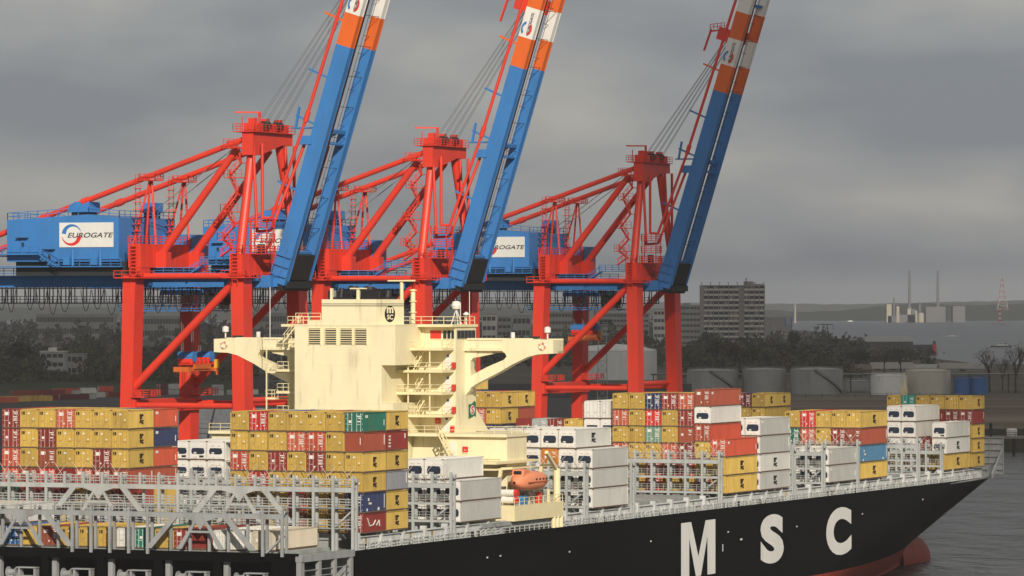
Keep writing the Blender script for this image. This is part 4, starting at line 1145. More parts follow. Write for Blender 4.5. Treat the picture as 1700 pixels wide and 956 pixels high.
    # main girders
    for k, du in enumerate((6.2, 13.8)):
        mb = NB(); mb.box(du - 0.65, -3.4, 46.7, du + 0.65, 60, 48.2); mb.box(du - 0.9, -3.4, 48.15, du + .9, 60, 48.3)
        for i in range(24): mb.box(du - 0.68, -2 + i * 2.6, 46.75, du - 0.6, -1.9 + i * 2.6, 48.1)
        mb.build('girder', CRANE_BLUE, t)
    mb = NB()
    for i in range(13): mb.box(6.8, 4 + i * 4.5, 46.9, 13.2, 4.5 + i * 4.5, 47.6)
    mb.build('girder_tie', CRANE_BLUE, t)
    mb = NB()
    mb.box(4.2, 1.5, 48.2, 5.6, 60, 48.35); mb.rail([(4.2, 4, 48.3), (4.2, 60, 48.3)], h=1.1, r=0.045, step=1.6, mids=2)
    mb.stair((3.6, 9.5, 48.4), (3.6, 7.0, 49.8), .9, (1, 0, 0)); mb.box(2.8, 2.2, 49.8, 4.6, 7.0, 49.9); mb.rail([(2.8, 2.2, 49.8), (2.8, 7, 49.8)], h=1.1, r=0.045, step=1.2, mids=2)
    mb.build('walkway', CRANE_BLUE, t)
    # machinery house
    mb = NB(); HU0, HU1, HV0, HV1 = 1.6, 18.4, 19.3, 37.2
    mb.prism([(HV0, 50.3), (HV1, 50.3), (HV1, 56.2), (HV1 - 13, 56.9), (HV0, 56.4)], 0, HU0, HU1)
    mb.box(14.6, 14.6, 50.3, 19.2, HV0 - .02, 54.2)
    mb.box(HU0 + 0.8, HV0 - 4, 48.3, HU1 - .8, HV1 - 1, 50.3, 1)
    mh = mb.build('machinery_house', [CRANE_BLUE, DARKSTEEL], t)
    mb = NB(); mb.box(HU0 - .25, HV0 - .5, 49.5, HU0 + .6, HV1 + 2.2, 49.65); mb.rail([(HU0 - .2, HV0 - .5, 49.6), (HU0 - .2, HV1 - 8.5, 49.6)], h=1.05, r=0.045, step=1.6, mids=2)
    mb.stair((HU0 - 1.2, HV1 - 8.7, 49.6), (HU0 - 1.2, HV1 - 5.8, 51.3), .9, (1, 0, 0)); mb.box(HU0 - 1.3, HV1 - 5.8, 51.25, HU0, HV1 + 3, 51.4); mb.rail([(HU0 - 1.25, HV1 - 5.8, 51.3), (HU0 - 1.25, HV1 + 3, 51.3)], h=1.05, r=0.045, step=1.6, mids=2)
    mb.box(HU0, HV1, 51.0, HU1, HV1 + 1.2, 51.2)
    mb.build('gallery', CRANE_BLUE, mh)
    mb = NB(); mb.rail([(HU1 - .2, HV0, 56.4), (HU0 + .2, HV0, 56.4), (HU0 + .2, HV1 - 13, 56.9), (HU0 + .2, HV1, 56.2), (HU1 - .2, HV1, 56.2)], h=1.0, r=0.045, step=1.6, mids=1); mb.build('roof_railing', CRANE_BLUE, mh)
    for vv, hu in ((HV1 - 9.9, HU0), (HV1 - 16.2, HU0 + 8.5)):
        mb = NB(); w_ = 1.65 if hu == HU0 else 0.95
        mb.prism([(vv - w_, 57.3), (vv + w_, 57.3), (vv + w_, 58.2), (vv + w_ * .4, 58.75), (vv - w_, 58.75)], 0, hu + 3, hu + 6.2); mb.box(hu + 3.4, vv - w_ + .25, 56.4, hu + 5.8, vv + w_ - .25, 57.35, 1)
        mb.build('roof_ventilator', [CRANE_BLUE, DARKSTEEL], mh)
    for vv in (HV1 - 2.6, HV1 - 6.9):
        mb = NB(); zz = 51.4 if vv > HV1 - 5 else 49.75
        mb.box(HU0 - .06, vv - .45, zz, HU0 + .02, vv + .45, zz + 1.9); mb.box(HU0 - .09, vv - .2, zz + .9, HU0 - .05, vv + .2, zz + 1.6, 1); mb.box(HU0 - .6, vv - .9, zz + 2.2, HU0, vv + .9, zz + 2.3, 1); mb.build('door', [CRANE_BLUE, DARKSTEEL], mh)
    mb = NB()
    for vv in (HV1 - 9.8, HV1 - 14.2): mb.box(HU0 - .5, vv - .5, 49.8, HU0 + .02, vv + .5, 50.9); mb.tube((HU0 - .2, vv - .9, 49.7), (HU0 - .2, vv - .9, 52.0), .2, 8)
    mb.build('floodlight', CRANE_BLUE, mh)
    # the sign board: ring of two arcs and the lettering
    mb = NB(); SV0, SV1, SZ0, SZ1 = HV1 - 8.5, HV1 - 17.1, 52.3, 55.75
    us = HU0 - 0.10
    mb.box(us, SV1, SZ0, HU0 - .002, SV0, SZ1, 0)
    def sp_(s, z, o=0.0): return (us - 0.02 - o, SV0 + (SV1 - SV0) * s, SZ0 + (SZ1 - SZ0) * z)
    def arc(a0, a1, m, w0, w1):
        n = 18; pts = []
        for i in range(n + 1):
            a_ = R(a0 + (a1 - a0) * i / n); w_ = w0 + (w1 - w0) * i / n
            pts.append(((0.23 + 0.185 * math.cos(a_)), 0.5 + 0.44 * math.sin(a_), (0.23 + (0.185 - w_ * .42) * math.cos(a_)), 0.5 + (0.44 - w_) * math.sin(a_)))
        for a_, b_ in zip(pts, pts[1:]):
            mb.add([sp_(a_[0], a_[1]), sp_(b_[0], b_[1]), sp_(b_[2], b_[3]), sp_(a_[2], a_[3])], [(0, 1, 2, 3)], m)
    arc(172, 20, 1, 0.20, 0.02); arc(-8, -170, 2, 0.2, 0.02)
    put_text(mb, 'EUROGATE', lambda s, z: sp_(0.155 + 0.82 * s + 0.03 * z, 0.39 + 0.20 * z, 0.015), 3, bold=0.012)
    mb.build('sign_board', [LETTER, SIGNBLUE, SIGNRED, INK], mh)
    # A-frame
    for u0, u1 in ((1.0, 5.0), (SP - 1.0, 15.0)):
        mb = NB(); mb.tube((u0, 0.0, 50.9), (u1 + (.8 if u1 < 10 else -.8), 0.5, 66.4), 0.66, 14, r2=.6); mb.build('front_mast', CRANE_RED, t)
        mb = NB(); mb.tube((u1, GA - 2.2, 51.0), (u1, 2.4, 66.0), 0.6, 14, r2=.5); mb.box(u1 - .8, GA - 3.6, 49.4, u1 + .8, GA - 1.9, 51.6); mb.build('rear_mast', CRANE_RED, t)
        mb = NB(); mb.tube((u1, 1.2, 67.3), (u1, 60.0, 47.6), 0.40, 12)
        for k in (0.42, 0.53): c = Vector((u1, 1.2, 67.3)).lerp(Vector((u1, 60, 47.6)), k); d_ = (Vector((u1, 60, 47.6)) - c).normalized(); mb.tube(c, c + d_ * 1.1, .52, 12)
        mb.build('backstay', CRANE_RED, t)
        # stay support mast
        zt = 61.6; mb = NB(); vv = 16.0
        for a_, b_ in ((-.1, -.9), (.1, .9)): mb.tube((u1 + a_, vv + a_ * 2, zt), (u1 + b_, vv + b_ * 1.4, 52.6), 0.17, 8)
        mb.tube((u1 - .2, vv + .1, zt), (u1 - .9, vv + 2.4, 52.6), .15, 8)
        mb.box(u1 - 1.2, vv - 1.3, zt, u1 + 1.2, vv + 1.3, zt + .15); mb.rail([(u1 - 1.2, vv + 1.3, zt), (u1 - 1.2, vv - 1.3, zt), (u1 + 1.2, vv - 1.3, zt)], r=.05, step=.9, mids=2)
        for k in range(2):
            mb.beam((u1 - 1.0, vv + 1.2 + k * .7, 52.6), (u1 - 1.0, vv + 1.2 + k * .7, zt + .9), .09, .09)
        for k in range(20): mb.box(u1 - 1.05, vv + 1.2, 52.8 + k * .45, u1 - .95, vv + 1.9, 52.86 + k * .45)
        for k in range(7): mb.box(u1 - 1.5, vv + .9, 54.5 + k * 1.0, u1 - .9, vv + 2.1, 54.58 + k * 1.0)
        mb.build('stay_support', CRANE_RED, t)
        # folded forestay
        mb = NB()
        mb.tube((u1 - .5, -.3, 66.6), (u1 - .5, -.9, 54.3), .22, 10); mb.tube((u1 + .5, -1.2, 66.6), (u1 + .5, -1.2, 56.2), .22, 10)
        mb.tube((u1 - .5, -.7, 54.4), (u1 - .5, -3.0, 54.5), .2, 8); mb.tube((u1 + .5, -1.2, 56.3), (u1 + .5, -2.6, 56.2), .2, 8)
        mb.build('stay_hanger', CRANE_RED, t)
        mb = NB()
        def bl(z, off): return -4.0 - (z - 49.3) * 0.313 + off
        ub = 6.2 if u1 < 10 else 13.9
        mb.tube((u1 + .5, -2.6, 56.2), (ub - .6, bl(69.5, 2.55), 69.5), .22, 10); mb.tube((ub - .6, bl(69.5, 2.55), 69.5), (ub - .6, bl(96, 1.75), 96), .24, 10)
        mb.tube((u1 - .5, -3.0, 54.4), (ub + .4, bl(66.5, 2.2), 66.5), .22, 10); mb.tube((ub - .6, bl(69.5, 2.55), 69.5), (ub - .6, bl(71.0, 2.5), 71.0), .36, 10)
        mb.build('forestay', CRANE_RED, t)
    # apex beam with machinery, railings and the little jib
    mb = NB(); mb.prism([(4.0, 65.0), (6.2, 65.0), (13.2, 66.6), (16.4, 66.6), (16.4, 68.2), (4.0, 68.2)], 1, -0.5, 1.2)
    ap = mb.build('apex_beam', CRANE_RED, t)
    mb = NB(); mb.box(3.6, -1.0, 68.2, 16.2, 2.4, 68.32); mb.rail([(3.6, 2.4, 68.3), (3.6, -1.0, 68.3), (16.2, -1.0, 68.3)], h=1.05, r=.03, step=1.1, mids=2); mb.rail([(16.2, -1.0, 68.3), (16.2, 2.4, 68.3), (3.6, 2.4, 68.3)], h=1.05, r=.03, step=1.1, mids=2)
    mb.box(3.0, 1.2, 66.0, 4.2, 3.6, 66.15); mb.rail([(3, 3.6, 66.1), (3, 1.2, 66.1)], h=1.1, r=.04, step=.8, mids=2)
    mb.build('apex_platform', CRANE_RED, ap)
    mb = NB(); 
    for uu in (5.0, 9.0, 13.0): mb.box(uu, -.7, 68.3, uu + 1.8, 1.4, 69.5); mb.box(uu + .5, 0, 69.5, uu + 1.3, 1.0, 70.2); mb.beam((uu + 1, 2.2, 68.3), (uu + 1, 2.2, 70.4), .12, .12)
    mb.beam((9, 1, 69), (9, 1, 71.2), .3, .3); mb.beam((9, 0.9, 71.1), (7, 3.8, 71.1), .2, .22)
    mb.build('apex_machinery', CRANE_RED, ap)
    mb = NB()
    for uu in (7.4, 8.6, 11.2, 12.4): mb.tube((uu, -.4, 69.2), (uu + .3, -.4, 69.2), .62, 16)
    mb.build('sheave', DARKSTEEL, ap)
    # stair tower between the masts
    mb = NB()
    lv = (50.9, 53.2, 57.1, 61.9, 66.0)
    def mu(z): return 1.0 + 4.8 * (z - 50.9) / 15.5
    for i, z in enumerate(lv):
        uu = mu(z); vi = .04 * (z - 50.9)
        if i > 0:
            mb.box(uu - .9, vi + .5, z - .1, uu + .25, vi + 3.3, z); mb.rail([(uu - .9, vi + .6, z), (uu - .9, vi + 3.3, z), (uu + .25, vi + 3.3, z)], h=1.05, r=.035, step=.8, mids=1)
            zp = lv[i - 1]; zm = (z + zp) / 2; um = mu(zm); up_ = mu(zp); vm = .04 * (zm - 50.9)
            mb.stair((up_ - .7, vm + 2.7, zp), (um - .7, vm + 1.1, zm), .5, (1, 0, 0), 0, True, 1); mb.stair((um - .1, vm + 1.1, zm), (uu - .1, vm + 2.7, z), .5, (-1, 0, 0), 0, True, 1)
            mb.box(um - .8, vm + .5, zm - .1, um + .2, vm + 1.3, zm)
    mb.build('stair_tower', [CRANE_RED, BLACKPART], t)
    # platforms and pipework by the boom hinge
    mb = NB()
    for z in (51.3, 53.0, 55.0): mb.box(2.2, -3.6, z - .1, 4.6, -.9, z); mb.rail([(2.2, -.9, z), (2.2, -3.6, z), (4.6, -3.6, z)], h=1.05, r=.05, step=.9, mids=2)
    for u_, v_ in ((2.3, -1), (2.3, -3.5), (4.5, -3.5), (3.4, -1)): mb.beam((u_, v_, 51.2), (u_, v_, 56), .12, .12)
    mb.box(2.8, -2.6, 51.3, 3.6, -1.8, 52.6, 1)
    mb.build('hinge_platform', [CRANE_RED, DARKSTEEL], t)
    # raised boom: two box girders in coloured bands, ties, walkway, trolley rails
    ax = Vector((0, -0.313, 1)).normalized(); nr = Vector((0, 1, 0.313)).normalized()     # nr points to the land side
    org = Vector((0, -4.0, 49.3)); SC = 1 / ax.z
    L0, LB = 30.6 * SC, 4.36 * SC
    bands = [(-2.2, L0, 0)] + [(L0 + i * LB, L0 + (i + 1) * LB, (1, 2)[i % 2]) for i in range(9)]
    bmats = [CRANE_BLUE, CRANE_ORANGE, CRANE_WHITE, DARKSTEEL]
    def bp(u, n_, l): return Vector((u, 0, 0)) + org + nr * n_ + ax * l
    def bbox(mb, u0, u1, n0, n1, l0, l1, m):
        vs = [bp(u, n_, l) for l in (l0, l1) for u, n_ in ((u0, n0), (u1, n0), (u1, n1), (u0, n1))]
        mb.add(vs, [(3, 2, 1, 0), (4, 5, 6, 7), (0, 1, 5, 4), (1, 2, 6, 5), (2, 3, 7, 6), (3, 0, 4, 7)], m)
    for du, hw, dp in ((6.2, 0.45, 1.18), (13.9, 0.5, 0.78)):
        mb = NB()
        for l0, l1, m in bands:
            bbox(mb, du - hw, du + hw, -dp, dp, l0, l1, m)
            bbox(mb, du - hw + .0 - .14, du - hw - .002, -dp - .0, -dp + .16, l0, l1, m)
            bbox(mb, du + hw + .002, du + hw + .16, -dp - .06, -dp + .1, l0, l1, m)
        bg_ = mb.build('boom_girder', bmats, t)
        if du > 10:
            mb = NB()
            for n_ in (.2, .7): mb.beam(bp(du - hw - .9, n_, 0), bp(du - hw - .9, n_, 70), .05, .05)
            for l0 in [k * 2.6 for k in range(27)]: mb.beam(bp(du - hw - .9, .2, l0), bp(du - hw - .9, .7, l0), .06, .06); mb.beam(bp(du - hw - .9, .2, l0), bp(du - hw, .2, l0), .06, .06)
            mb.build('boom_walkway', DARKSTEEL, bg_)
        else:
            mb = NB(); bbox(mb, du + hw + .17, du + hw + 1.05, -dp + .1, -dp + .5, 0, 70, 0); mb.build('trolley_rail', mat('rail_dark_red', (.045, .012, .014), .6, dirt=.2), bg_)
    for l in (2.0, 19.7, 47, 65):
        mb = NB(); bbox(mb, 6.7, 13.3, -.35, .35, l, l + .5, 0)
        if l == 19.7: bbox(mb, 6.7, 13.3, -.6, .6, l - 1.6, l - 1.4, 0); mb.beam(bp(7, .3, l - 1.6), bp(13, .3, l + .3), .25, .25)
        mb.build('boom_tie', CRANE_BLUE, t)
    mb = NB()
    for l in [6 + k * 4.4 for k in range(15)]: mb = NB(); mb.beam(bp(6.7, -.5, l), bp(13.3, -.5, l), .07, .07); mb.build('boom_lacing', DARKSTEEL, t)
    for l, m in ((11.0, 0), (20.5, 0), (27.2, 0), (L0 + LB * .72, 1)):
        mb = NB(); mb.beam(bp(5.9, 1.1, l), bp(5.9, 4.2, l + .35), .24, .28, m); mb.build('stay_cradle', bmats, t)
    mb = NB()
    mb.box(5.5, bl(70, 2.2) - .2, 68.6, 7, bl(70, 2.2) + 2.6, 68.8, 0); mb.beam((5.6, bl(70, 4.2), 68.6), (5.6, bl(70, 3.6), 71.6), .3, .3, 0); mb.box(5.6, bl(69, 1.5), 66.4, 7, bl(69, 1.5) + 2, 67.6, 0)
    mb.build('stay_bracket', bmats, t)
    mb = NB(); bbox(mb, 5.9, 14.2, -1.0, .9, -3.0, -1.5, 3); mb.box(6.4, -4.9, 46.5, 13.6, -3.4, 47.4, 3); mb.box(4.6, -2.9, 46.5, 5.5, -.2, 48.3, 1); bbox(mb, 6.75, 13.3, -1.0, .6, -1.4, 2.2, 3)
    for l in (-1, 0.4, 1.8): mb.beam(bp(5.4, 1.25, l), bp(5.4, -1.2, l), .1, .1)
    mb.beam(bp(5.45, 1.2, -1.2), bp(5.45, 1.2, 3), .1, .1); mb.beam(bp(5.45, -.2, -1.2), bp(5.45, -.2, 3), .1, .1)
    mb.build('boom_hinge', [CRANE_BLUE, CRANE_BLUE, CRANE_WHITE, BLACKPART], t)
    # sign on the white band of the near girder
    mb = NB(); l0 = L0 + LB
    def bs(n_, l): return bp(6.2 - .45 - .165, n_, l0 + l)
    for a0, a1, m in ((110, 235, 0), (-70, 50, 1)):
        n = 10
        for i in range(n):
            q_ = []
            for a_, r_ in ((a0 + (a1 - a0) * i / n, .98), (a0 + (a1 - a0) * (i + 1) / n, .98), (a0 + (a1 - a0) * (i + 1) / n, .68), (a0 + (a1 - a0) * i / n, .68)):
                q_.append(bs(.15 - r_ * math.cos(R(a_)) * .9, 1.4 + r_ * math.sin(R(a_)) * 1.1))
            mb.add(q_, [(0, 1, 2, 3)], m)
    put_text(mb, 'EUROGATE', lambda s, z: bs(-.15 - .3 + .46 * z, .75 + 3.2 * s), 2, bold=0.01)
    mb.build('sign', [SIGNBLUE, SIGNRED, INK], t)
    # rope anchorage on the boom and hoist ropes
    LA = 38.2 * SC
    mb = NB(); bbox(mb, 5.6, 7.2, 1.2, 3.2, LA + .3, LA + 2.4, 0); mb.beam(bp(6, 3.2, LA + 1.8), bp(6, 4.6, LA + 1.2), .25, .25); mb.beam(bp(6, 4.6, LA + 1.6), bp(6, 4.8, LA - 2.2), .4, .25)
    mb.rail([bp(5.6, 2.2, LA + 2.4), bp(5.6, 4.6, LA + 1.4)], r=.05, step=.7, mids=1)
    mb.build('rope_anchorage', CRANE_RED, t)
    mb = NB(); bbox(mb, 12.8, 14.2, 1.0, 3.0, LA + .3, LA + 2.4, 0); mb.build('rope_anchorage', CRANE_RED, t)
    mb = NB()
    for k in range(8):
        uu = (5.6, 6.3, 7.9, 8.6, 10.4, 11.1, 12.9, 13.6)[k]
        mb.tube((uu, -.4, 69.6), bp(6.0 + (uu - 5.6) * .42, 1.8, LA + .3), .042, 5)
    for k in range(2): mb.tube((8 + 3 * k, 2.5, 67.5), (8 + 3 * k, 20, 55.4), .06, 5)
    mb.build('hoist_rope', ROPE, t)
    # festoon line under the girder
    mb = NB()
    for uu in (3.8, 4.8): mb.box(uu, -3.0, 44.35, uu + .14, 52, 44.5); mb.box(uu, -3.0, 46.45, uu + .14, 52, 46.6)
    mb.rail([(3.7, -3.0, 44.5), (3.7, 52, 44.5)], h=.9, r=.04, step=1.3, mids=1)
    rng = random.Random(12)
    v_ = -3.0
    while v_ < 52:
        mb.beam((3.9, v_, 44.4), (3.9, v_, 46.7), .13, .13); mb.beam((4.9, v_, 44.4), (4.9, v_, 46.7), .13, .13)
        v_ += rng.choice((.9, 1.3, 1.9))
    v_ = -1.5
    while v_ < 50:
        w_ = rng.uniform(1.4, 2.1); d_ = rng.uniform(2.6, 3.6); pts = []
        for k in range(11):
            q_ = k / 10; pts.append((4.4, v_ + w_ * q_, 46.3 - d_ * (1 - (2 * q_ - 1) ** 2)))
        mb.path(pts, .055, 5); v_ += w_ + rng.choice((0.1, .3, 1.6))
    mb.build('cable_festoon', BLACKPART, t)
    # trolley with the driver's cab
    mb = NB(); mb.box(5.5, 8.4, 45.6, 14.5, 14.8, 46.5)
    for uu in (5.6, 14.2):
        for v_ in (8.6, 14.4): mb.box(uu, v_, 44.0, uu + .25, v_ + .25, 46.5)
    mb.box(4.6, 7, 43.3, 15, 21, 43.45); mb.rail([(4.6, 7, 43.4), (4.6, 21, 43.4)], h=1.0, r=.05, step=1.0, mids=2)
    tr = mb.build('trolley', CRANE_BLUE, t)
    mb = NB(); mb.box(5.2, 5.0, 43.6, 7.6, 7.6, 46.0); mb.box(5.15, 5.2, 44.4, 5.2, 7.4, 45.8, 1); mb.box(5.3, 4.95, 44.2, 7.5, 5.0, 45.9, 1)
    mb.build('driver_cab', [mat('cab_grey', (.2, .24, .23)), GLASS], tr)
    return t
def make_spreader(du0, zc, vloc, label):
    t = thing('container_spreader', label, 'spreader', W(du0 + 10, QV + vloc, zc), ROT, 'spreaders hanging from the cranes')
    OR = mat('spreader_orange', (0.62, 0.14, 0.025), .5, dirt=.3)
    mb = MB(); mb.box(-4.4, -.9, 0, 4.4, -.5, .5); mb.box(-4.4, .5, 0, 4.4, .9, .5); mb.box(-2.5, -1.1, .3, 2.5, 1.1, 1.0)
    for s in (-1, 1): mb.box(s * 4.2 - .35, -1.2, -.1, s * 4.2 + .35, 1.2, .6); mb.box(s * 4.3 - .2, -1.25, -.6, s * 4.3 + .2, -1.05, 0)
    mb.build('beam_frame', OR, t)
    mb = MB(); mb.box(-3.6, -1.0, 1.2, 3.6, 1.0, 1.7)
    for k in range(6): mb.box(-3.4 + k * 1.25, -1.15, .9, -2.9 + k * 1.25, 1.1, 1.9)
    mb.build('head_block', CRANE_RED, t)
    for uu in (-2.7, 2.7): mb = MB(); mb.tube((uu, -1.2, 2.0), (uu, 1.2, 2.0), .75, 14); mb.build('sheave', CRANE_BLUE, t)
    mb = MB(); mb.box(3.8, -1.3, .4, 4.6, -.9, 1.6); mb.build('yellow_guide', YELLOWPAINT, t)
    mb = MB()
    for uu in (-2.9, -2.4, 2.4, 2.9):
        for v_ in (-.8, .8): mb.tube((uu, v_, 2.2), (uu, v_, 45.7 - zc), .045, 5)
    mb.build('rope', ROPE, t)
    return t
c1 = make_crane(86.7)
for du0, lab in ((146.8, 'middle red and blue gantry crane, its foot hidden behind the cream deckhouse'), (232.0, 'right red and deep blue gantry crane beside the high-rise')):
    c = copy_tree(c1); c.location = W(du0, QV, QZ); c['label'] = lab
make_spreader(86.7, 34.9, 11.5, 'orange and red spreader hanging between the left crane legs')
make_spreader(232.0, 38.2, 12.6, 'orange and red spreader hanging between the right crane legs')

# ================================================================== BACKGROUND
def zy(y, Y): return CAM_Z + (506 - y) * Y / F     # height of picture row y at distance Y
BARK = mat('bark', (0.055, 0.045, 0.035), .95, dirt=.3, spec=.05)
LEAVES = [mat('leaves_' + n, c, .9, dirt=.35, scale=.5, spec=.05, rnd=.25) for n, c in (('dark', (.046, .050, .030)), ('olive', (.078, .080, .034)), ('brown', (.080, .066, .046)), ('fresh', (.11, .12, .036)))]
def tree_meshes(seed, H, Wd, nleaf, ls, dens=0.75):
    rng = random.Random(seed); tr = MB(); cr = MB()
    tips = []
    def grow(p, d, L, r, lev):
        q = p + d * L
        tr.tube(p, q, r, 6 if lev < 2 else 4, r2=r * .62, cap=False)
        if lev >= 3: tips.append(q); return
        for k in range(rng.choice((3, 4)) if lev else 5):
            a = rng.uniform(0, 6.283); sp_ = rng.uniform(.45, .95)
            nd = (d + Vector((math.cos(a) * sp_, math.sin(a) * sp_, rng.uniform(-.05, .35)))).normalized()
            s = p.lerp(q, rng.uniform(.55, 1.0)); grow(s, nd, L * rng.uniform(.55, .78), r * .5, lev + 1)
    grow(Vector((0, 0, 0)), Vector((rng.uniform(-.06, .06), rng.uniform(-.06, .06), 1)).normalized(), H * .36, H * .026, 0)
    mxr = max(max(abs(t_.x), abs(t_.y)) for t_ in tips); mxz = max(t_.z for t_ in tips)
    kx, kz = Wd / 2 / mxr * .92, H / mxz * .95
    tr.v = [(x * kx if z > H * .3 else x, y * kx if z > H * .3 else y, z * kz) for x, y, z in tr.v]
    tips = [Vector((t_.x * kx, t_.y * kx, t_.z * kz)) for t_ in tips]
    for i in range(nleaf):
        c = rng.choice(tips) + Vector((rng.gauss(0, 1), rng.gauss(0, 1), rng.gauss(0, .8))) * (H * .055)
        a = Vector((rng.gauss(0, 1), rng.gauss(0, 1), rng.gauss(0, 1))).normalized(); b = a.orthogonal().normalized()
        s = ls * rng.uniform(.5, 1.3); b2 = a.cross(b)
        cr.add([c + b * s, c + b2 * s * .7, c - b * s, c - b2 * s * .7], [(0, 1, 2, 3)])
    return tr.mesh('trunk', [BARK]), cr.mesh('crown', [LEAVES[0]])
TM = [tree_meshes(s, 15, w_, 1500, .55) for s, w_ in ((1, 13), (2, 11), (3, 15), (4, 9))]
SPARSE = [tree_meshes(s, 15, 12, 420, .22) for s in (11, 12)]
def tree(x, Y, h, wd, kind, label, leaf=0, sparse=False, zb=QZ):
    tm = (SPARSE if sparse else TM)[kind % (2 if sparse else 4)]
    p = G(x, Y, zb); rz = (x * 1.7) % 6.28
    t = thing('tree', label, 'tree', p, rz, 'trees beyond the quay')
    for nm, me in zip(('trunk', 'crown'), tm):
        o = bpy.data.objects.new(nm, me); COL.objects.link(o); o.parent = t
        sx = wd / 12.0; o.scale = (sx, sx, h / 15.0)
        if nm == 'crown': o.material_slots[0].link = 'OBJECT'; o.material_slots[0].material = LEAVES[leaf]
# wood beyond the quay: one mass nobody could count
mb = MB(); rng = random.Random(77)
def wood_band(x0, x1, Y0_, Y1_, hts, n, size):
    for i in range(n):
        x = rng.uniform(x0, x1); Yd = rng.uniform(Y0_, Y1_)
        h = rng.uniform(*hts) * (0.75 + 0.35 * math.sin(x * .021 + Yd * .004) * math.sin(x * .057))
        c0 = G(x, Yd, QZ); rr = rng.uniform(3.5, 7.5)
        lm = rng.choice((0, 0, 0, 1, 2, 2))
        for k in range(34):
            z = h * rng.uniform(.12, 1) ; tt = z / h; r_ = rr * (0.35 + 1.3 * tt * (1 - tt) * 2)
            c = c0 + Vector((rng.gauss(0, .55) * r_, rng.gauss(0, .55) * r_, z))
            a = Vector((rng.gauss(0, 1), rng.gauss(0, 1), rng.gauss(0, 1))).normalized(); b = a.orthogonal().normalized(); b2 = a.cross(b); s = size * rng.uniform(.5, 1.3)
            mb.add([c + b * s, c + b2 * s * .7, c - b * s, c - b2 * s * .7], [(0, 1, 2, 3)], lm)
wood_band(-60, 1160, 2650, 3400, (11, 19), 620, 1.5)
wood_band(-60, 75, 2120, 2310, (9, 15), 60, 1.2)
wood_band(70, 190, 2200, 2310, (3, 6), 40, .9)
wood_band(150, 420, 2150, 2330, (7, 14), 90, 1.2)
wood_band(1140, 1300, 2880, 3080, (14, 21), 110, 1.4)
wood_band(1120, 1420, 2250, 2900, (9, 17), 260, 1.3)
wood_band(-60, 420, 2350, 2650, (8, 15), 120, 1.3)
wood_band(-60, 1250, 4200, 6500, (14, 24), 420, 2.4)
wood_band(1180, 1440, 3300, 4300, (8, 17), 130, 1.6)
wood_band(1400, 1545, 2700, 3450, (4, 11), 70, 1.1)
tag(mb.build('woodland', LEAVES[:3]), 'dark leafless and budding woodland behind the harbour yard', 'woodland', kind='stuff')
for i, (x, Y, h, wd, k, lf, lab, spz) in enumerate((
    (130, 2420, 15, 15, 0, 3, 'fresh green round tree left of the left crane, standing out of the dark wood', False),
    (30, 2400, 19, 18, 1, 2, 'large brown tree at the far left edge, before the dark wood', False),
    (285, 2300, 17, 16, 2, 2, 'brown budding tree seen between the two left legs of the left crane', False),
    (440, 2300, 14, 12, 3, 0, 'dark tree beneath the left bridge wing, by the lattice mast', False),
    (1195, 2350, 19, 17, 0, 2, 'olive brown tree right of the right crane leg, below the high-rise', False),
    (1245, 2400, 17, 15, 1, 1, 'budding olive tree below the middle of the high-rise', False),
    (1300, 2500, 16, 14, 2, 0, 'dark tree below the right corner of the high-rise', False),
    (1318, 2900, 21, 9, 3, 0, 'tall dark pointed tree just right of the high-rise', False),
    (1345, 2600, 14, 14, 0, 0, 'dark tree left of the black industrial tower', False),
    (1468, 2500, 13, 12, 0, 2, 'bare tree left of the two low sheds on the river bank', True),
    (1495, 2450, 15, 13, 1, 2, 'bare tree behind the rusty white tank', True),
    (1425, 2550, 12, 13, 2, 0, 'dark bushy tree right of the black industrial tower', False),
    (1643, 1950, 20, 13, 0, 2, 'bare tree behind the blue tanks at the right', True),
    (1664, 2000, 15, 9, 1, 2, 'small bare tree between two larger bare ones at the right', True),
    (1686, 1930, 21, 14, 1, 2, 'large bare tree at the right edge of the view', True))):
    tree(x, Y, h, wd, k, lab, lf, spz)

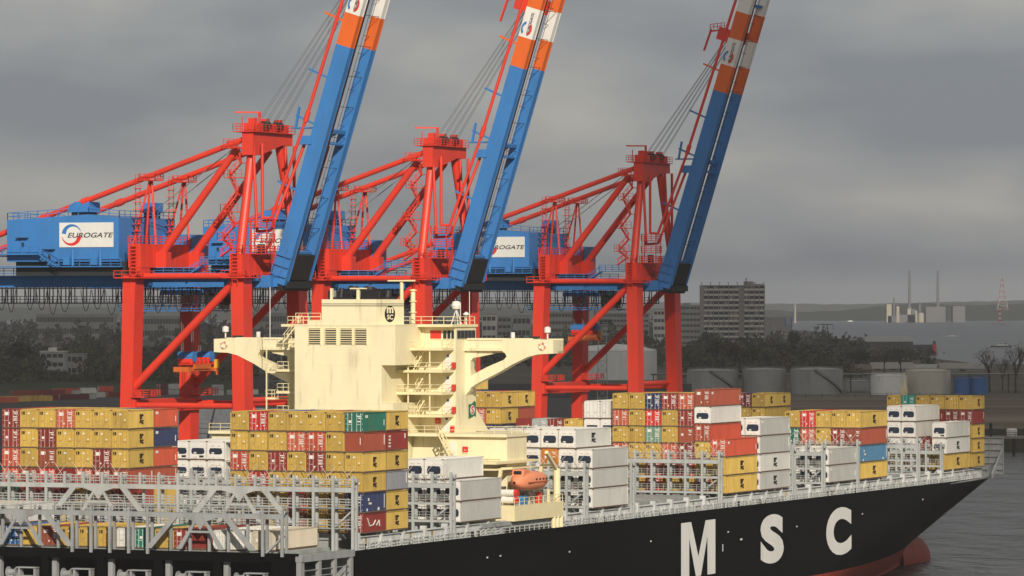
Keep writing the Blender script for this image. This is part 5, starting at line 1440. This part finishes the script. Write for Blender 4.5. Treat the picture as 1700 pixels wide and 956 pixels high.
# storage tanks
TANKG = mat('tank_grey', (.31, .32, .31), .7, dirt=.35, scale=.12, stretch=(1, 1, .25), rust=.2)
TANKW = mat('tank_white', (.74, .74, .71), .6, dirt=.25, scale=.12, stretch=(1, 1, .25), rust=.55)
TANKC = mat('tank_cream', (.58, .55, .47), .6, dirt=.35, scale=.12, stretch=(1, 1, .2), rust=.25)
TANKB = mat('tank_blue', (.035, .13, .36), .6, dirt=.3, scale=.1)
def tank(x0, x1, ytop, Y, m, label, dome=.08, stairs=False):
    r = (x1 - x0) / 2 * Y / F; zt = zy(ytop, Y); c = G((x0 + x1) / 2, Y + r, QZ)
    t = thing('storage_tank', label, 'tank', c, 0, 'storage tanks on the quay')
    mb = MB(); h = zt - QZ
    mb.lathe((0, 0, 0), [(r, 0), (r, h * .34), (r + .06, h * .345), (r, h * .35), (r, h * .66), (r + .06, h * .665), (r, h * .67), (r, h)], 40); mb.build('shell', m, t)
    mb = MB(); mb.lathe((0, 0, h), [(r + .15, 0), (r + .15, .12), (r * .6, r * dome * .75), (r * .1, r * dome)], 40); mb.rail([(r * math.cos(a_ * .3927) * .98, r * math.sin(a_ * .3927) * .98, .1 + h) for a_ in range(17)], h=1.0, r=.05, step=3); mb.build('roof', m, t)
    if stairs:
        mb = MB(); n = 14
        for i in range(n):
            a_ = R(-100 + 75 * i / n); b_ = R(-100 + 75 * (i + 1) / n)
            p = Vector((math.cos(a_) * (r + .4), math.sin(a_) * (r + .4), h * (1 - i / n))); q_ = Vector((math.cos(b_) * (r + .4), math.sin(b_) * (r + .4), h * (1 - (i + 1) / n)))
            mb.beam(p, q_, .7, .25); mb.beam(p + Vector((0, 0, 1)), q_ + Vector((0, 0, 1)), .09, .09); mb.beam(p, p + Vector((0, 0, 1)), .08, .08)
        mb.build('stairway', DARKSTEEL, t)
    mb = MB()
    for a_ in range(0, 30): mb.box(math.cos(a_ * .2094) * r - .04, math.sin(a_ * .2094) * r - .04, 0, math.cos(a_ * .2094) * r + .04, math.sin(a_ * .2094) * r + .04, h)
    mb.build('seam', m, t)
tank(1140, 1226, 616, 1910, TANKG, 'grey oil tank leftmost of the row beside the right crane', stairs=True)
tank(1232, 1305, 614, 1910, TANKG, 'plain grey oil tank second in the row right of the right crane')
tank(1312, 1400, 614, 1900, TANKG, 'grey oil tank with a diagonal outside stair', stairs=True)
tank(1402, 1446, 633, 1960, TANKG, 'small low grey tank half hidden left of the rusty white tank')
tank(1445, 1506, 624, 1890, TANKW, 'white storage tank with a big rust patch')
tank(1503, 1578, 616, 1900, TANKC, 'large cream storage tank with a dark vertical seam')
tank(1583, 1611, 629, 1900, TANKB, 'left one of two small blue tanks near the bare trees')
tank(1610, 1639, 628, 1900, TANKB, 'right one of two small blue tanks near the bare trees')
tank(950, 1091, 583, 2260, mat('tank_pale', (.62, .63, .62), .6, dirt=.2, scale=.1), 'huge pale tank with sloped roof between the right crane legs', dome=.16)
# pipe rack behind the tanks
t = thing('pipe_rack', 'long pale pipe rack running behind the row of tanks', 'pipe rack', G(1350, 1945, QZ))
mb = MB()
for k in range(3): mb.tube((-70, k * .8, 8.0 - .2 * k), (95, k * .8, 8.0 - .2 * k), .22, 6)
mb.build('pipe', TANKG, t)
mb = MB()
for k in range(20): mb.box(-69 + k * 8.5, -.2, 0, -68.6 + k * 8.5, 2, 8); 
mb.build('support', DARKSTEEL, t)
# fences
def fence(x0, x1, Y, h, label, m, step=2.2, solid=False):
    p = G(x0, Y, QZ); q_ = G(x1, Y, QZ); L = q_.x - p.x
    t = thing('fence', label, 'fence', p)
    mb = MB()
    if solid:
        n = int(L / .8)
        for k in range(n): mb.box(k * .8, (k % 2) * .18, 0, k * .8 + .8, .2 + (k % 2) * .18, h)
    else:
        for k in range(int(L / .35)): mb.box(k * .35, 0, .1, k * .35 + .06, .05, h)
        mb.box(0, -.02, h - .15, L, .06, h - .05); mb.box(0, -.02, .25, L, .06, .35)
    mb.build('panel', m, t)
    mb = MB()
    for k in range(int(L / (step * 3)) + 1): mb.box(k * step * 3, -.1, 0, k * step * 3 + .15, .1, h + .2)
    mb.build('post', DARKSTEEL, t)
fence(1310, 1600, 1830, 2.0, 'pale mesh fence along the bare ground in front of the tanks', TANKG)
fence(780, 1150, 1840, 5.6, 'tall dark corrugated fence behind the right crane', mat('fence_dark', (.075, .08, .085), .8, dirt=.3), solid=True)
fence(400, 500, 1990, 6.0, 'dark corrugated fence behind the left end of the deckhouse', MATS['fence_dark'], solid=True)

# the high-rise
CONCG = mat('concrete_grey', (.27, .26, .245), .85, dirt=.3, scale=.15, stretch=(1, 1, .4))
CONCL = mat('concrete_light', (.56, .54, .50), .8, dirt=.25, scale=.2)
WINM = mat('window_dark', (.03, .033, .036), .25, dirt=.1)
Yh = 3150; kx = Yh / F
t = thing('high_rise', 'tall grey concrete high-rise block with rows of balconies and rooftop aerials', 'high-rise', G(1163, Yh, QZ))
wd_ = 107 * kx; top = zy(474, Yh) - QZ
mb = MB(); mb.box(0, 1.2, 0, wd_, 15, top); mb.build('wall', CONCG, t)
nfl = 14; fh = top / nfl
mw = MB(); mw2 = MB(); hr = random.Random(9)
for k in range(nfl):
    z = k * fh
    mb = MB()
    for b in range(12):
        a_ = 2.0 + b * (wd_ - 2.5) / 12; w_ = (wd_ - 2.5) / 12
        if b == 7 : continue
        mb.box(a_ + .05, .3, z + fh * .08, a_ + w_ - .05, .45, z + fh * .44)
        if hr.random() < .35: mw2.box(a_ + .3 + hr.random() * w_ * .3, .98, z + fh * .48, a_ + w_ * .75, 1.04, z + fh * .92)
        if b in (6, 11): mb.build('balcony', CONCL, t); mb = MB()
        mw.box(a_ + .2, 1.05, z + fh * .45, a_ + w_ - .2, 1.19, z + fh * .95)
o = mw.build('window', WINM, t); o['kind'] = 'stuff'
o = mw2.build('window_blind', CONCG, t); o['kind'] = 'stuff'
mb = MB()
for b in range(13): a_ = 1.9 + b * (wd_ - 2.5) / 12; mb.box(a_ - .1, 0.02, 0, a_ + .42, 1.25, top)
mb.box(0, 0.1, 0, 1.8, 1.3, top); mb.box(0, .0, top - .3, wd_, 15, top + .35)
mb.build('pier', CONCG, t)
mb = MB(); mb.box(wd_ * .68, 4, top, wd_ * .83, 11, top + 3.0); mb.box(wd_ * .84, 4, top, wd_ * .98, 9, top + 1.2); mb.build('roof_house', CONCG, t)
for k in range(8):
    mb = MB(); x_ = wd_ * (.02 + k * .138); hh = 6.0 if k == 5 else 2.6; mb.tube((x_, 2, top), (x_, 2, top + hh), .16, 5); mb.box(x_ - .4, 1.8, top + hh * .6, x_ + .4, 2.2, top + hh * .8); mb.build('rooftop_aerial', DARKSTEEL, t)

# office and shed blocks in the band behind the cranes
def block_building(x0, x1, ytop, Y, label, m, floors=4, cat='building', depth=16, strip=True, roof=None):
    p = G(x0, Y, QZ); wd_ = (x1 - x0) * Y / F; h = zy(ytop, Y) - QZ
    t = thing('building', label, cat, p)
    mb = MB(); mb.box(0, 0.1, 0, wd_, depth, h); mb.build('wall', m, t)
    if strip:
        for k in range(floors):
            z = h * (k + .35) / floors; mb = MB()
            nb = max(2, int(wd_ / 3.2))
            for b in range(nb): mb.box(.6 + b * (wd_ - 1.2) / nb, 0.02, z, .6 + (b + .82) * (wd_ - 1.2) / nb, .12, z + h * .42 / floors)
            mb.build('window_row', WINM, t)
    mb = MB(); mb.box(-.3, -.2, h, wd_ + .3, depth + .3, h + .35)
    if roof: mb.box(wd_ * .3, depth * .3, h + .35, wd_ * .6, depth * .7, h + 2.2)
    mb.build('roof', roof or CONCG, t)
PALE = mat('render_pale', (.33, .33, .32), .8, dirt=.2, scale=.2)
BRICK = mat('brick_brown', (.13, .085, .065), .85, dirt=.3)
block_building(66, 108, 584, 2330, 'white low building among bushes at the left', PALE, 3, roof=CONCL)
block_building(108, 140, 588, 2380, 'small grey annexe right of the white low building', CONCG, 2)
block_building(800, 825, 522, 3600, 'pale office with wide dark window strips left of the right crane', CONCL, 4)
block_building(826, 850, 526, 3700, 'dark glazed office between two pale ones', CONCG, 5)
block_building(851, 882, 524, 3650, 'light grey office nearest the right crane left leg', PALE, 3)
block_building(1000, 1078, 520, 4300, 'long grey office block seen through the right crane', CONCG, 6)
block_building(1120, 1165, 507, 4100, 'stepped grey block left of the high-rise', CONCG, 7, roof=CONCG)
block_building(1085, 1122, 514, 4000, 'grey office block behind the right leg of the right crane', CONCL, 5)
block_building(905, 960, 518, 4600, 'long low office beyond the yard between the right crane legs', CONCG, 4)
block_building(60, 190, 522, 5200, 'long pale roofed hall on the left horizon', CONCG, 2, depth=40)
block_building(200, 330, 525, 4900, 'second pale roofed hall on the left horizon, right of the first', CONCG, 2, depth=40)
block_building(420, 480, 520, 5000, 'pale hall on the horizon seen under the left crane', CONCG, 2, depth=40)
block_building(620, 700, 516, 5200, 'pale hall on the horizon behind the funnel', CONCG, 3, depth=40)
# small bright frame building right of the high-rise
Yb = 4600
t = thing('building', 'small building with a bright white and blue end frame right of the high-rise', 'building', G(1272, Yb, QZ))
k_ = Yb / F; h = zy(525, Yb) - QZ
mb = MB(); mb.box(0, .5, 0, 43 * k_, 20, h - 1.5); mb.build('wall', CONCG, t)
mb = MB(); mb.box(0, 0, h - 1.6, 44 * k_, 21, h); mb.build('roof', PALE, t)
mb = MB(); mb.box(31 * k_, -.2, h - 11, 33 * k_, .45, h - 1.7); mb.box(41 * k_, -.2, h - 11, 43.5 * k_, .45, h - 1.7); mb.build('end_frame', CRANE_BLUE, t)
mb = MB(); mb.box(33 * k_, .1, h - 9, 41 * k_, .45, h - 1.7); mb.build('end_panel', PALE, t)
# black industrial tower (loading gantry)
Yt = 2850; k_ = Yt / F
t = thing('industrial_tower', 'black steel loading tower with small pale cabins and lattice top', 'tower', G(1340, Yt, QZ))
mb = MB(); z1 = zy(572, Yt) - QZ; w_ = 56 * k_
for x_ in (0, w_ * .33, w_ * .66, w_):
    for y_ in (0, 9): mb.box(x_ - .35, y_ - .35, 0, x_ + .35, y_ + .35, z1)
for k in range(5):
    z = z1 * (k + 1) / 5; mb.box(-.6, -.6, z - .4, w_ + .6, 9.6, z)
for k in range(4): mb.beam((0, -.1, z1 * k / 5), (w_ * .33, -.1, z1 * (k + 1) / 5), .4, .3); mb.beam((w_, -.1, z1 * k / 5), (w_ * .66, -.1, z1 * (k + 1) / 5), .4, .3)
mb.build('frame', DARKSTEEL, t)
mb = MB(); mb.box(w_ * .3, .5, z1 * .45, w_ * .75, 8, z1 * .95); mb.build('hopper', mat('soot', (.03, .03, .03), .9), t)
mb = MB(); mb.box(w_ * .36, -.5, z1 * .52, w_ * .5, .4, z1 * .7); mb.box(w_ * .54, -.5, z1 * .52, w_ * .7, .4, z1 * .7); mb.build('cabin', CONCL, t)
mb = MB(); zt = zy(538, Yt) - QZ
for s in (-1, 1):
    mb.beam((w_ * .55 + s * 3, 4, z1), (w_ * .55 + s * 1.2, 4, zt), .4, .4); mb.beam((w_ * .55 + s * 3, 5.5, z1), (w_ * .55 + s * 1.2, 5.5, zt), .4, .4)
for k in range(5): z = z1 + (zt - z1) * k / 5; zz = z1 + (zt - z1) * (k + 1) / 5; mb.beam((w_ * .55 - 2.8 + .36 * k, 4, z), (w_ * .55 + 2.4 - .36 * k, 4, zz), .25, .25); mb.box(w_ * .55 - 2.6 + .36 * k, 3.9, z, w_ * .55 + 2.6 - .36 * k, 4.1, z + .3)
mb.box(w_ * .55 - 5, 3.5, zt - .4, w_ * .55 + 5, 6, zt); 
for s in (-1, 1): mb.beam((w_ * .55 + s * 4.8, 4, zt - 3.5), (w_ * .55 + s * 4.8, 4, zt), .2, .2)
mb.build('lattice_top', DARKSTEEL, t)
mb = MB(); mb.tube((w_ + 14 * k_, 0, 0), (w_ + 14 * k_, 0, zy(595, Yt) - QZ), 1.1, 12); mb.build('chimney', CONCL, t)
# sheds on the river bank
def shed(x0, x1, ye, yr, Y, label, wm, rm, depth=24):
    p = G(x0, Y, QZ); wd_ = (x1 - x0) * Y / F; he = zy(ye, Y) - QZ; hr = zy(yr, Y) - QZ + .8
    t = thing('shed', label, 'shed', p)
    mb = MB(); mb.box(0, 0.2, 0, wd_, depth, he); mb.build('wall', wm, t)
    mb = MB(); mb.prism([(-.5, he), (depth + .5, he), (depth / 2, hr)], 0, -.4, wd_ + .4); mb.build('roof', rm, t)
    mb = MB()
    for k in range(max(1, int(wd_ / 9))): mb.box(1.5 + k * 9, .1, .1, 5 + k * 9, .25, he * .7)
    mb.build('door', DARKSTEEL, t)
shed(1400, 1447, 614, 607, 2500, 'brick shed with brown gabled roof behind the small tank', BRICK, BRICK)
shed(1448, 1518, 612, 604, 2600, 'low grey shed with flat roof right of the brick shed', CONCG, CONCG)
shed(1520, 1560, 612, 607, 2700, 'pale roofed shed on the river bank right of the grey shed', CONCG, PALE)
shed(1562, 1634, 612, 605, 2560, 'grey concrete store right of the cream tank with a small lamp tower', CONCG, CONCG)
shed(1435, 1516, 567, 560, 3950, 'long warehouse with pale roof on the dark spit', mat('wall_dark', (.07, .07, .07), .9), PALE, depth=40)
fence(1455, 1548, 3880, 3.5, 'dark sheet wall along the end of the spit', MATS['wall_dark'], solid=True)
t = thing('beacon', 'red harbour beacon at the tip of the dark spit', 'beacon', G(1551, 3960, QZ))
mb = MB(); mb.lathe((0, 0, -6), [(2.2, 0), (2.0, 3), (1.7, 9), (1.9, 9.2), (1.9, 10)], 14); mb.build('tower', SIGNRED, t); mb = MB(); mb.lathe((0, 0, 4), [(1.1, 0), (1.1, 1.6), (.2, 2.4)], 12); mb.build('lantern', DARKSTEEL, t)
# lattice masts in the yard
def lattice_mast(x, ytop, Y, label, wb=3.0):
    p = G(x, Y, QZ); h = zy(ytop, Y) - QZ; t = thing('lattice_mast', label, 'mast', p)
    mb = MB(); n = 14
    for i in range(n):
        a_ = wb / 2 * (1 - .35 * i / n); b_ = wb / 2 * (1 - .35 * (i + 1) / n); z = h * i / n; zz = h * (i + 1) / n
        cs = [(-1, -1), (1, -1), (1, 1), (-1, 1)]
        for (i1, j1), (i2, j2) in zip(cs, cs[1:] + cs[:1]):
            mb.beam((i1 * a_, j1 * a_, z), (i1 * b_, j1 * b_, zz), .16, .16); mb.beam((i1 * a_, j1 * a_, z), (i2 * b_, j2 * b_, zz), .1, .1); mb.beam((i1 * b_, j1 * b_, zz), (i2 * b_, j2 * b_, zz), .1, .1)
    mb.build('lattice', TANKG, t)
    mb = MB(); mb.box(-2.2, -1.2, h, 2.2, 1.2, h + .2); mb.rail([(-2.2, -1.2, h + .2), (2.2, -1.2, h + .2)], r=.06, step=1); 
    for k in range(4): mb.box(-1.9 + k * 1.1, -1.3, h + .4, -1.1 + k * 1.1, -1.0, h + 1.0)
    mb.build('floodlight', DARKSTEEL, t)
lattice_mast(457, 572, 1020, 'grey lattice floodlight mast under the left bridge wing', 4.0)
lattice_mast(1000, 538, 1150, 'grey lattice floodlight mast between the right crane legs', 3.0)
# wind turbine, power station, pylons, lighthouse far away
Yp = 11600; k_ = Yp / F
HAZEGREY = mat('hazed_concrete', (.15, .15, .155), .8, dirt=.15, scale=.05)  # tone set close to the sky, haze fade put into the colour
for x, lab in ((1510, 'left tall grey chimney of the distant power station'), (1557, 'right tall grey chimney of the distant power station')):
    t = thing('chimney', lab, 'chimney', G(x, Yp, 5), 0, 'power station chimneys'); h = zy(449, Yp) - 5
    mb = MB(); mb.lathe((0, 0, 0), [(4.6, 0), (3.4, h * .5), (3.0, h * .85)], 16, 0); mb.lathe((0, 0, h * .85), [(3.0, 0), (2.9, h * .15)], 16, 1); mb.build('shaft', [HAZEGREY, HAZEGREY], t)
LIGHTW = mat('plant_cream', (.38, .355, .28), .7, dirt=.1)
t = thing('power_station', 'cream blocks of a distant power station lit by the sun below the chimneys', 'power station', G(1470, Yp - 200, 0)); rng = random.Random(8)
for nm, x_, w_, y_, m in (('boiler_house', 2, 8, 498, LIGHTW), ('tower', 14, 3, 490, HAZEGREY), ('silo', 20, 6, 503, LIGHTW), ('boiler_house', 36, 7, 505, LIGHTW), ('hall', 42, 7, 507, HAZEGREY), ('silo', 50, 4, 510, LIGHTW), ('tower', 56, 4, 497, HAZEGREY), ('hall', 4, 16, 518, HAZEGREY), ('hall', 22, 34, 516, HAZEGREY), ('hall', 66, 32, 503, HAZEGREY), ('hall', 110, 20, 502, HAZEGREY), ('silo', 58, 10, 514, LIGHTW)):
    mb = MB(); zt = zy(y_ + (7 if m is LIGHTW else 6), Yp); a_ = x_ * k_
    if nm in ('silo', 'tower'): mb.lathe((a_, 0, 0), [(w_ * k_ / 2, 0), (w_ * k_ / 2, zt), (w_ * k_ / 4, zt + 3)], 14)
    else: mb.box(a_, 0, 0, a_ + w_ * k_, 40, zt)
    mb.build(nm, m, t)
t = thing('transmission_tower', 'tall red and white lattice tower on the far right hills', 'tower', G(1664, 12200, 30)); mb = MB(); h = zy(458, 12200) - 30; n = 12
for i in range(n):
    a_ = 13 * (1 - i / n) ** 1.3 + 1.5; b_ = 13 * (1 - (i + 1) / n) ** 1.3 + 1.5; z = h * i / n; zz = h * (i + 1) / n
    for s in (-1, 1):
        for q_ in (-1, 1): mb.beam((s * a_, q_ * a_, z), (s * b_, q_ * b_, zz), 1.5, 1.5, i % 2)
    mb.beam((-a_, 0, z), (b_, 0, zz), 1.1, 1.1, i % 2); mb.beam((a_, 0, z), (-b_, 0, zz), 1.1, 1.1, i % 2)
mb.build('lattice', [mat('hazed_red', (.26, .12, .10), .7), mat('hazed_white', (.30, .30, .29), .7)], t)  # red and white muted, distance haze mixed into both colours
t = thing('lighthouse', 'red and white banded lighthouse standing in the river', 'lighthouse', G(1660, 10400, 0)); h = zy(511, 10400)
mb = MB()
for i in range(7): mb.lathe((0, 0, h * i / 7), [(4.6 - .3 * i, 0), (4.3 - .3 * i, h / 7)], 14, i % 2)
mb.build('tower', [LETTER, SIGNRED], t)
mb = MB(); mb.lathe((0, 0, h), [(2, 0), (2, 3), (.3, 5)], 10); mb.build('lantern', DARKSTEEL, t)
mb = MB(); mb.lathe((0, 0, 0), [(26, -1), (22, .8), (5, 1.5)], 24); mb.build('islet', SAND, t)
t = thing('wind_turbine', 'pale wind turbine far off on the left of the river mouth', 'wind turbine', G(1320, 11000, 0)); h = zy(508, 11000)
mb = MB(); mb.lathe((0, 0, 0), [(2.8, 0), (1.8, h)], 12); mb.build('mast', LIGHTW, t); mb = MB(); mb.box(-2, -3, h - 1, 2, 5, h + 3); mb.build('nacelle', LIGHTW, t)
for k in range(3):
    a_ = R(90 + 120 * k); mb = MB(); mb.beam((0, -4, h + 1), (math.cos(a_) * 14, -4, h + 1 + math.sin(a_) * 14), 2.0, .8, None, .6, .4); mb.build('blade', LIGHTW, t)
# boats on the river
WAKE = mat('wake_foam', (.6, .6, .6), .8, dirt=.2)
def boat(x, Y, L, label, hm, wake=True, rz=0.0):
    t = thing('boat', label, 'boat', G(x, Y, 0), rz)
    mb = MB(); pl = [(-L / 2, -L * .11), (L * .28, -L * .12), (L / 2, 0), (L * .28, L * .12), (-L / 2, L * .11)]
    mb.prism(pl, 2, -.5, L * .075); mb.build('hull', hm, t)
    mb = MB(); mb.box(-L * .32, -L * .08, L * .075, L * .22, L * .08, L * .15); mb.box(-L * .1, -L * .07, L * .15, L * .14, L * .07, L * .23); mb.build('superstructure', MARK, t)
    mb = MB(); mb.box(-L * .09, -L * .072, L * .175, L * .142, L * .072, L * .205); mb.build('window', GLASS, t)
    mb = MB(); mb.tube((0, 0, L * .2), (0, 0, L * .38), L * .009, 6); mb.tube((-L * .22, 0, L * .14), (-L * .22, 0, L * .24), L * .022, 8); mb.build('mast', DARKSTEEL, t)
    if wake:
        mb = MB(); mb.prism([(L * .4, -L * .13), (L * .4, L * .13), (-L * .7, L * .22), (-L * .7, -L * .22)], 2, -.1, .25); mb.build('bow_wave', WAKE, t)
boat(1582, 6300, 15, 'small white motor boat with wake on the grey river', MARK, True)
boat(1662, 4700, 22, 'dark hulled ferry with white decks nearest on the river at right', DARKSTEEL, True, R(180))
boat(1412, 12000, 16, 'tiny white boat far away before the wooded shore', MARK)
boat(1573, 11500, 12, 'tiny pale boat left of the lighthouse', MARK)
# jetty right of the bow
t = thing('jetty', 'dark timber jetty with piles and a white bollard box right of the bow', 'jetty', G(1632, 1330, 0))
mb = MB(); mb.box(-1, -3, 4.9, 70, 3, 5.6); mb.build('deck', CONCG, t)
for k in range(10):
    mb = MB(); mb.tube((2 + k * 3.4, -2.6, -2), (2 + k * 3.4, -2.6, 5.0 if k % 3 else 9.5), .45, 8); mb.build('pile', mat('pile_dark', (.03, .028, .025), .9), t)
mb = MB(); mb.lathe((8.5, 0, 5.6), [(1.5, 0), (1.6, 1.8), (1.3, 2.2)], 14); mb.build('white_tank', MARK, t)
mb = MB(); mb.rail([(0, -2.9, 5.6), (70, -2.9, 5.6)], h=1.1, r=.06, step=3); mb.build('railing', DARKSTEEL, t)
# containers and wagons in the yard behind the quay
mb0 = {}
yrng = random.Random(15)
n_y = 0
YW = {(2, 1560): 'leftmost in the long front row', (38, 1570): 'second in the long front row', (72, 1600): 'third in the front row', (100, 1600): 'fourth in the front row', (122, 1680): 'set back behind the white pair',
      (128, 1640): 'just left of the white pair', (136, 1610): 'left of the crane leg', (165, 1650): 'beside the left crane leg', (180, 1650): 'touching the left crane leg', (-20, 1540): 'at the left border', (20, 1680): 'behind the front row at left',
      (62, 1690): 'behind the front row, middle', (90, 1720): 'behind the front row, right', (267, 1700): 'right of the left crane leg', (288, 1700): 'between the two left crane legs', (360, 1680): 'left of the second crane leg', (385, 1690): 'by the second crane leg', (418, 1700): 'right of the second crane leg'}
for (x, Y, tiers) in [(2, 1560, 'Y'), (38, 1570, 'Y'), (72, 1600, 'D'), (100, 1600, 'M'), (122, 1680, 'Q'), (128, 1640, 'P'), (136, 1610, 'QW'), (165, 1650, 'SO'), (180, 1650, 'D'), (-20, 1540, 'S'), (20, 1680, 'B'), (62, 1690, 'D'), (90, 1720, 'O'), (267, 1700, 'DM'), (288, 1700, 'QP'), (360, 1680, 'PQ'), (385, 1690, 'Q'), (418, 1700, 'W')]:
    for ti, k in enumerate(tiers):
        n_y += 1
        p = G(x, Y + 190, QZ + .02 + ti * 2.33)
        lab = f"{PAL[k][0]} container in the yard behind the quay, {'upper, ' if ti else ''}{YW[(x, Y)]}"
        t = thing('shipping_container', lab, 'container', p, R(24 if x < 200 else 66), 'containers standing in the yard')
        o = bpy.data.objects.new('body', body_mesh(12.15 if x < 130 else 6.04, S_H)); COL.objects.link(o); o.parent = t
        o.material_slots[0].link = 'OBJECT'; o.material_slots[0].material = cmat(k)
        o = bpy.data.objects.new('door', door_mesh(S_H, 1)); COL.objects.link(o); o.parent = t
        for i in (0, 1): o.material_slots[i].link = 'OBJECT'
        o.material_slots[0].material = cmat(k); o.material_slots[1].material = rmat(k)
WAG = mat('wagon_grey', (.62, .63, .64), .7, dirt=.3)
for k in range(7):
    p = G(300, 1240 + k * 52, QZ)
    t = thing('freight_train', f"{['nearest','second','third','fourth','fifth','sixth','farthest'][k]} of the long grey rows of flat wagons behind the left crane", 'train', p, R(1.5), 'rows of flat wagons in the yard')
    mb = MB(); L_ = 45 + 4 * k
    for i in range(6):
        a_ = -L_ / 2 + i * L_ / 6; mb.box(a_ + .3, 0, 1.0, a_ + L_ / 6 - .3, 2.6, 1.5); mb.box(a_ + .4, 0, 1.5, a_ + L_ / 6 - .4, .15, 2.2); mb.box(a_ + .4, 2.45, 1.5, a_ + L_ / 6 - .4, 2.6, 2.2)
    mb.build('wagon_deck', WAG, t)
    mb = MB()
    for i in range(12):
        a_ = -L_ / 2 + i * L_ / 12 + 1; 
        for v_ in (.4, 2.2): mb.tube((a_, v_, .5), (a_, v_ + .15, .5), .45, 10)
    mb.build('wheel', DARKSTEEL, t)
